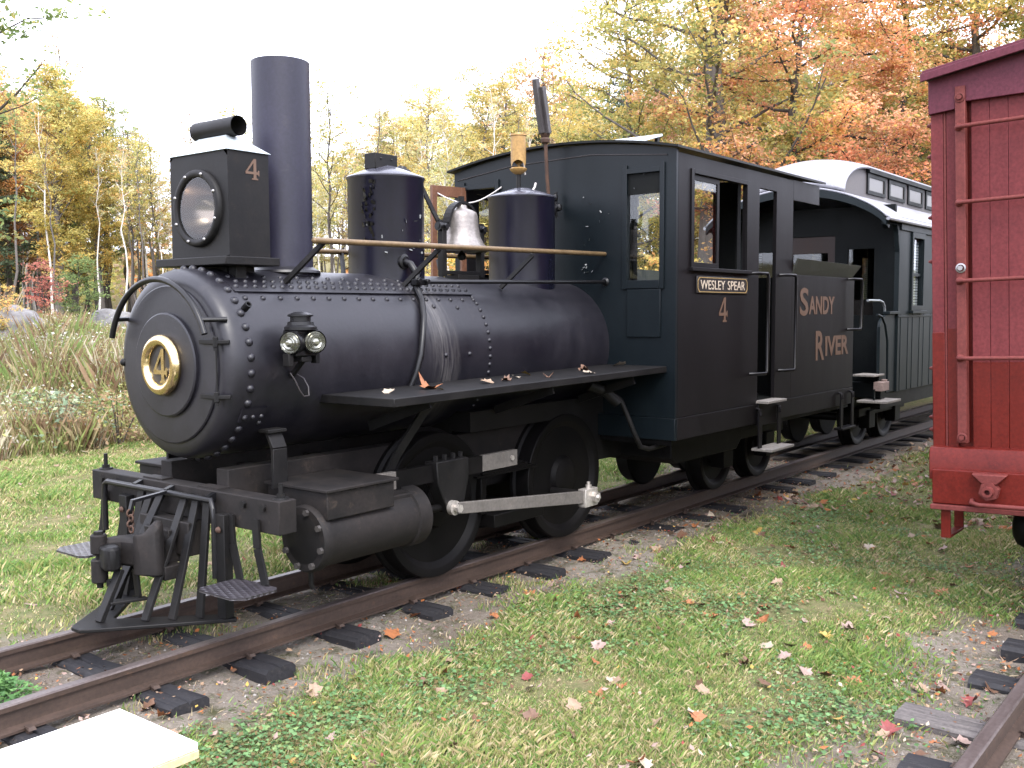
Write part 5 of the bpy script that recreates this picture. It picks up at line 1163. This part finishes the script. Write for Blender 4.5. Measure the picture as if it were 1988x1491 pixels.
# tufts between the rails
lawn2 = lambda x,y: vis(x,y)*(fbm(x,y,2.7) > .42)
x = g.uniform(-.5,5,26000); y = g.uniform(-.75,.62,26000); k = lawn2(x,y) > 0; x, y = x[k], y[k]; P = np.stack([x,y,zg(x,y)-.006],1)
V, F, C_ = blades(P, g, g.uniform(.02,.06,len(x)), g.uniform(.003,.006,len(x)), GC[g.integers(0,6,len(x))]*g.uniform(.7,1.1,(len(x),1)))
o = put('weeds', np_mesh('weeds', V, F, GRASS, C_)); tag(o, 'sparse weeds growing between the rails', 'weeds', kind='stuff')
x = g.uniform(-.5,9,60000); y = g.uniform(-4.1,.75,60000); k = (g.random(60000) < bare(x,y)*vis(x,y)*(.35+.4*fbm(x,y,3.5))); x, y = x[k], y[k]
V, F, C_ = blades(np.stack([x,y,zg(x,y)+.001],1), g, g.uniform(.006,.022,len(x)), g.uniform(.0015,.0035,len(x)), np.array([(.36,.29,.19),(.28,.21,.13),(.20,.14,.09),(.15,.20,.07)])[g.integers(0,4,len(x))]*g.uniform(.7,1.2,(len(x),1)), 3.0)
o = put('straw', np_mesh('straw', V, F, GRASS, C_)); tag(o, 'dry straw and stems strewn over the bare soil by the rails', 'straw', kind='stuff')
# clover and small round leaved ground cover
n = 190000; x = g.uniform(-.6,8,n); y = g.uniform(-4.2,-.6,n)
edge = np.exp(-((y+1.35)/.55)**2)*.9+np.exp(-((y+2.95)/.4)**2)*.7
k = (g.random(n) < np.clip((fbm(x,y,1.4)*.9+.05)+edge*.55,0,1)*(1-bare(x,y)*.93)*vis(x,y)*np.clip(1.2-np.hypot(x-CAMX,y-CAMY)/10,.25,1)); x, y = x[k], y[k]
P = np.stack([x,y,zg(x,y)+g.uniform(.004,.035,len(x))],1)
V, F = leaf_quads(P, g, .021, 1.6, .9); c = np.array([(.085,.165,.062),(.12,.215,.085),(.07,.135,.05),(.155,.225,.085),(.13,.10,.04)])[g.integers(0,5,len(x))]*g.uniform(.75,1.25,(len(x),1))
o = put('clover', np_mesh('clover', V, F, GRASS, np.repeat(c,4,0))); tag(o, 'low clover and creeping weeds in the lawn beside the track', 'clover', kind='stuff')
# leafy weed between the rails at lower left
n = 420; a = g.uniform(0,6.28,n); rr_ = g.uniform(0,.16,n); P = np.stack([.62+rr_*np.cos(a)*.9,.02+rr_*np.sin(a)*1.2,zg(.6,0)+.02+g.uniform(0,.12,n)*(1-rr_/.2)],1)
V, F = leaf_quads(P, g, .034, .8, .6); c = np.array([(.07,.16,.05),(.10,.20,.06)])[g.integers(0,2,n)]*g.uniform(.8,1.3,(n,1))
wo = put('weed_clump', np_mesh('weed_clump', V, F, GRASS, np.repeat(c,4,0))); tag(wo, 'leafy green weed growing between the rails in front of the pilot', 'weed')
# meadow beyond the lawn: stalks, seed heads and broad leaves
def edge_y(x): return 7.7+.35*fbm(x, x*0, .8)-.16*(x-3)
n = 240000; aa = g.uniform(.33,1.0,n); dd = 11.0+14*g.random(n)**1.3; x = CAMX+np.sin(aa)*dd; y = CAMY+np.cos(aa)*dd; k = (y > edge_y(x)); x, y = x[k], y[k]
q = fbm(x,y,.6); hgt = (.48+.50*np.clip(q+.4,0,1.3))*g.uniform(.4,1.25,len(x))*(.65+.5*np.clip(fbm(x,y,1.7)+.3,0,1.2))*(.25+.75*sstep(-.6,1.8,y-edge_y(x)+.9*fbm(x,y,2.3)))+.10
MC = np.array([(.17,.24,.07),(.26,.26,.10),(.22,.27,.085),(.38,.31,.17),(.19,.12,.065),(.28,.19,.115),(.24,.26,.09),(.44,.39,.28)]); pz = np.clip(((fbm(x,y,1.1)*1.2+fbm(y,x,2.7)*.9)*.5+.5)*len(MC)+g.normal(0,1.1,len(x)),0,len(MC)-1).astype(int)
V, F, C_ = blades(np.stack([x,y,zg(x,y)-.02],1), g, hgt, g.uniform(.006,.014,len(x)), MC[pz]*g.uniform(.7,1.2,(len(x),1)), .5, .49)
n2 = 75000; j = g.choice(len(x), n2, p=hgt/hgt.sum()); hp = np.stack([x[j]+g.normal(0,.05,n2),y[j]+g.normal(0,.05,n2),zg(x[j],y[j])+hgt[j]*g.uniform(.25,1.05,n2)],1)
V2, F2 = leaf_quads(hp, g, .045, .2, .5); c2 = np.array([(.30,.27,.12),(.18,.22,.07),(.52,.49,.42),(.24,.15,.08),(.33,.33,.12)])[g.integers(0,5,n2)]*g.uniform(.7,1.25,(n2,1))
o = put('meadow', np_mesh('meadow', V, F, GRASS, C_)); tag(o, 'tall dry meadow grass and weeds below the wood', 'meadow', kind='stuff')
o = put('meadow_weeds', np_mesh('meadow_weeds', V2, F2, GRASS, np.repeat(c2,4,0))); tag(o, 'pale seed heads and small leaves of the meadow weeds', 'weeds', kind='stuff')
# low undergrowth behind the train
n = 60000; aa = g.uniform(.8,1.52,n); dd = g.uniform(9,30,n); x = CAMX+np.sin(aa)*dd; y = CAMY+np.cos(aa)*dd; k = y > 2.6+.8*fbm(x,y,.5); x, y = x[k], y[k]
P = np.stack([x,y,zg(x,y)+g.beta(1,2.2,len(x))*(.35+.75*np.clip(fbm(x,y,.35)+.4,0,1.3))],1)
V, F = leaf_quads(P, g, .10, .5, .6); pal = np.array(YELLOW[:2]+YGREEN+RUSSET+GREEN[:2]); zi = np.clip(((fbm(x,y,.5)+1)/2*len(pal)+g.normal(0,1.5,len(x))),0,len(pal)-1).astype(int)
o = put('undergrowth', np_mesh('undergrowth', V, F, LEAF, np.repeat(pal[zi]*g.uniform(.7,1.15,(len(x),1)),4,0))); tag(o, 'yellowing undergrowth beyond the train', 'undergrowth', kind='stuff')
# meadow plants that stand out
def bush(px, d, n, sx_, h, cols, size, label, seed):
    gg = np.random.default_rng(seed); x, y = at_bearing(px, d); P = np.stack([gg.normal(0,sx_,n),gg.normal(0,sx_,n),gg.beta(1.6,1.3,n)*h],1)
    V, F = leaf_quads(P, gg, size, .5, .6); c = np.array(cols)[gg.integers(0,len(cols),n)]*gg.uniform(.75,1.25,(n,1)); o = thing('shrub', label, 'shrub', (x,y,float(zg(x,y))))
    c_ = link(bpy.data.objects.new('foliage', np_mesh('foliage', V, F, GRASS, np.repeat(c,4,0)))); c_.parent = o
    s_ = MB()
    for k in range(9): a_ = gg.uniform(0,6.28); s_.tube([(0,0,-.05),(math.cos(a_)*sx_*.5,math.sin(a_)*sx_*.5,h*.5),(math.cos(a_)*sx_,math.sin(a_)*sx_,h*.9)],[.008,.006,.003],4,cap=False)
    me_ = s_.mesh('stems', M['bark_dark'], fix=False); c_ = link(bpy.data.objects.new('stems', me_)); c_.parent = o
bush(115, 13.6, 420, .28, .75, [(.12,.17,.10),(.16,.21,.13),(.25,.29,.17)], .07, 'bluish green leafy shrub at the front of the meadow', 1)
bush(62, 14.6, 420, .26, .7, [(.13,.18,.07),(.40,.42,.30),(.20,.26,.10)], .07, 'light leaved shrub left of the bluish one', 2)
bush(30, 15.5, 500, .5, .5, [(.12,.20,.07),(.16,.24,.10)], .06, 'low green patch of weeds at the left edge', 3)
bush(95, 19, 420, .45, 1.0, [(.55,.54,.46),(.30,.33,.20),(.44,.44,.36)], .06, 'pale flowering weed clump below the golden maple', 4)
bush(225, 13.4, 700, .38, .75, [(.20,.13,.06),(.26,.17,.09),(.22,.22,.07)], .06, 'brownish weed clump beside the smokebox', 5)

# fallen leaves: maple outline, curled
def maple(seed, curl):
    r = random.Random(seed); pts = [(0,-.50),(.05,-.24),(.28,-.33),(.30,-.16),(.50,-.04),(.40,.12),(.44,.30),(.27,.28),(.15,.42),(0,.56),(-.15,.42),(-.27,.28),(-.44,.30),(-.40,.12),(-.50,-.04),(-.30,-.16),(-.28,-.33),(-.05,-.24)]
    pts = [(x*r.uniform(.85,1.1), y*r.uniform(.9,1.1)) for x, y in pts]; a = r.uniform(0,6.28); ca_, sa_ = math.cos(a), math.sin(a)
    f = lambda x, y: (x, y, curl*((x*ca_+y*sa_)**2*1.6-.10+.15*r.uniform(-1,1)*(abs(x)+abs(y))))
    V = [f(0,0)]+[f(*p) for p in pts]; n_ = len(pts); return V, [(0,1+i,1+(i+1) % n_) for i in range(n_)]
LCOL = {'orange':(.27,.098,.034),'red':(.18,.036,.032),'tan':(.25,.170,.110),'pale pink':(.28,.195,.165),'yellow':(.40,.26,.065),'brown':(.115,.058,.032),'cream':(.36,.295,.22)}
LM = {}
for cn_, c in LCOL.items():
    m_, t_, bb = nodes('leaf_'+cn_.replace(' ','_')); cc = mix(t_, ramp(t_, noise(t_, 4, 4, .6), [(.35,(0,0,0)),(.7,(1,1,1))]), c, tuple(q*.62 for q in c)); t_.links.new(cc, bb.inputs['Base Color']); bb.inputs['Roughness'].default_value = .6
    LM[cn_] = []
    for k in range(4):
        V, F = maple(len(LM)*10+k, (.3,.7,1.0,.5)[k]); me_ = bpy.data.meshes.new('fallen_leaf'); me_.from_pydata(V, [], F); me_.update(); smooth(me_, 80); me_.materials.append(m_); LM[cn_].append(me_)
lr = random.Random(8); names = list(LCOL); wts = [20,4,26,14,4,22,7]
def where(x, y): return 'on the bare soil beside the rails' if float(bare(np.array([x]),np.array([y]))[0]) > .5 else 'in the grass between the two tracks'
cnt = 0; tries = 0
while cnt < 289 and tries < 6000:
    tries += 1; a_ = lr.uniform(.52,1.42); d_ = 2.6+8.5*lr.random()**.85; x, y = CAMX+math.sin(a_)*d_, CAMY+math.cos(a_)*d_
    if not -3.9 < y < -.45 or (x > 4.2 and y < -2.7): continue
    if lr.random() > .35+.65*max(0, min(1, (x-.5)/3)): continue
    cn_ = lr.choices(names, wts)[0]; me_ = lr.choice(LM[cn_]); s_ = lr.uniform(.05,.095)
    o = put('fallen_leaf', me_, None, (x, y, float(zg(x,y))+.012+lr.uniform(0,.02)), (lr.uniform(-.5,.5),lr.uniform(-.5,.5),lr.uniform(0,6.28)), s_)
    tag(o, '%s fallen maple leaf lying %s' % (cn_, where(x,y)), 'leaf', '%s fallen leaves %s' % (cn_, where(x,y))); cnt += 1
for cn_, x, s_, lb in (('orange',2.45,.13,'large curled orange leaf at the front of the running board'),('yellow',2.42,.05,'small yellow leaf beside the curled orange leaf on the running board'),('cream',2.17,.07,'pale leaf at the front tip of the running board'),('tan',2.88,.09,'tan leaf in the middle of the running board'),('brown',3.05,.07,'brown leaf behind the tan leaf on the running board'),('cream',3.25,.06,'pale leaf halfway along the running board'),('yellow',3.45,.07,'yellow leaf on the running board below the seam rivets'),('brown',3.38,.07,'brown leaf against the boiler on the running board'),('cream',3.72,.09,'cream leaf standing on edge on the running board'),('brown',3.98,.08,'brown leaf on the rear half of the running board'),('cream',4.42,.10,'cream leaf on the running board by the cab')):
    o = put('fallen_leaf', LM[cn_][2 if cn_ in ('orange','brown') else 0], None, (x+.1, -.62-lr.uniform(-.08,.22), 1.112+(x-2.03)*.0125+s_*.10), (lr.uniform(-.3,.3),lr.uniform(-.3,.3),lr.uniform(0,6.28)), s_); tag(o, lb, 'leaf')
# the many small and far ones together
def scatter(n, xr, yr, size, keep):
    x = g.uniform(*xr,n); y = g.uniform(*yr,n); k = g.random(n) < keep(x,y); x, y = x[k], y[k]; P = np.stack([x,y,zg(x,y)+g.uniform(.012,.04,len(x))],1)
    V, F = leaf_quads(P, g, size, 1.0, .62); pc = np.array([LCOL[q] for q in names])[g.choice(len(names), len(x), p=np.array(wts)/sum(wts))]*g.uniform(.75,1.15,(len(x),1)); return V, F, np.repeat(pc,4,0)
parts_ = [scatter(5000,(6.8,24),(-3.2,-.6),.07,lambda x,y:vis(x,y)*.30), scatter(5000,(-.5,16),(.7,9.5),.07,lambda x,y:vis(x,y)*.13), scatter(3600,(-.5,9),(-4,.7),.028,lambda x,y:vis(x,y)*.55), scatter(9000,(-.5,9),(-1.5,.75),.020,lambda x,y:vis(x,y)*bare(x,y)*.7), scatter(4000,(1,6),(-3.9,-2.4),.022,lambda x,y:vis(x,y)*(.15+bare(x,y)*.6)), scatter(3000,(6.8,16),(-3.2,-.6),.06,lambda x,y:vis(x,y)*.35)]
V = np.concatenate([p[0] for p in parts_]); C_ = np.concatenate([p[2] for p in parts_]); F = np.arange(len(V)).reshape(-1,4)
o = put('leaf_litter', np_mesh('leaf_litter', V, F, DRYLEAF, C_)); tag(o, 'small and distant fallen leaves scattered over the ground', 'leaf litter', kind='stuff')
# pebbles and wood chips on the track bed
n = 9000; x = g.uniform(-.6,9,n); y = np.where(g.random(n) < .6, g.normal(-.1,.5,n), g.normal(-3.3,.45,n)); P = np.stack([x,y,zg(x,y)],1); rad = g.uniform(.003,.011,n)
O = np.array([(1,0,0),(-1,0,0),(0,1,0),(0,-1,0),(0,0,.8),(0,0,-.5)]); Fo = np.array([(0,2,4),(2,1,4),(1,3,4),(3,0,4),(2,0,5),(1,2,5),(3,1,5),(0,3,5)])
V = (P[:,None,:]+O[None]*rad[:,None,None]*g.uniform(.6,1.3,(n,6,1))).reshape(-1,3); F = (np.arange(n)[:,None,None]*6+Fo[None]).reshape(-1,3)
c = np.array([(.20,.18,.16),(.30,.28,.26),(.12,.10,.085),(.24,.19,.14)])[g.integers(0,4,n)]
o = put('gravel', np_mesh('gravel', V, F, DRYLEAF, np.repeat(c,6,0))); tag(o, 'scattered gravel and chips along the track beds', 'gravel', kind='stuff')
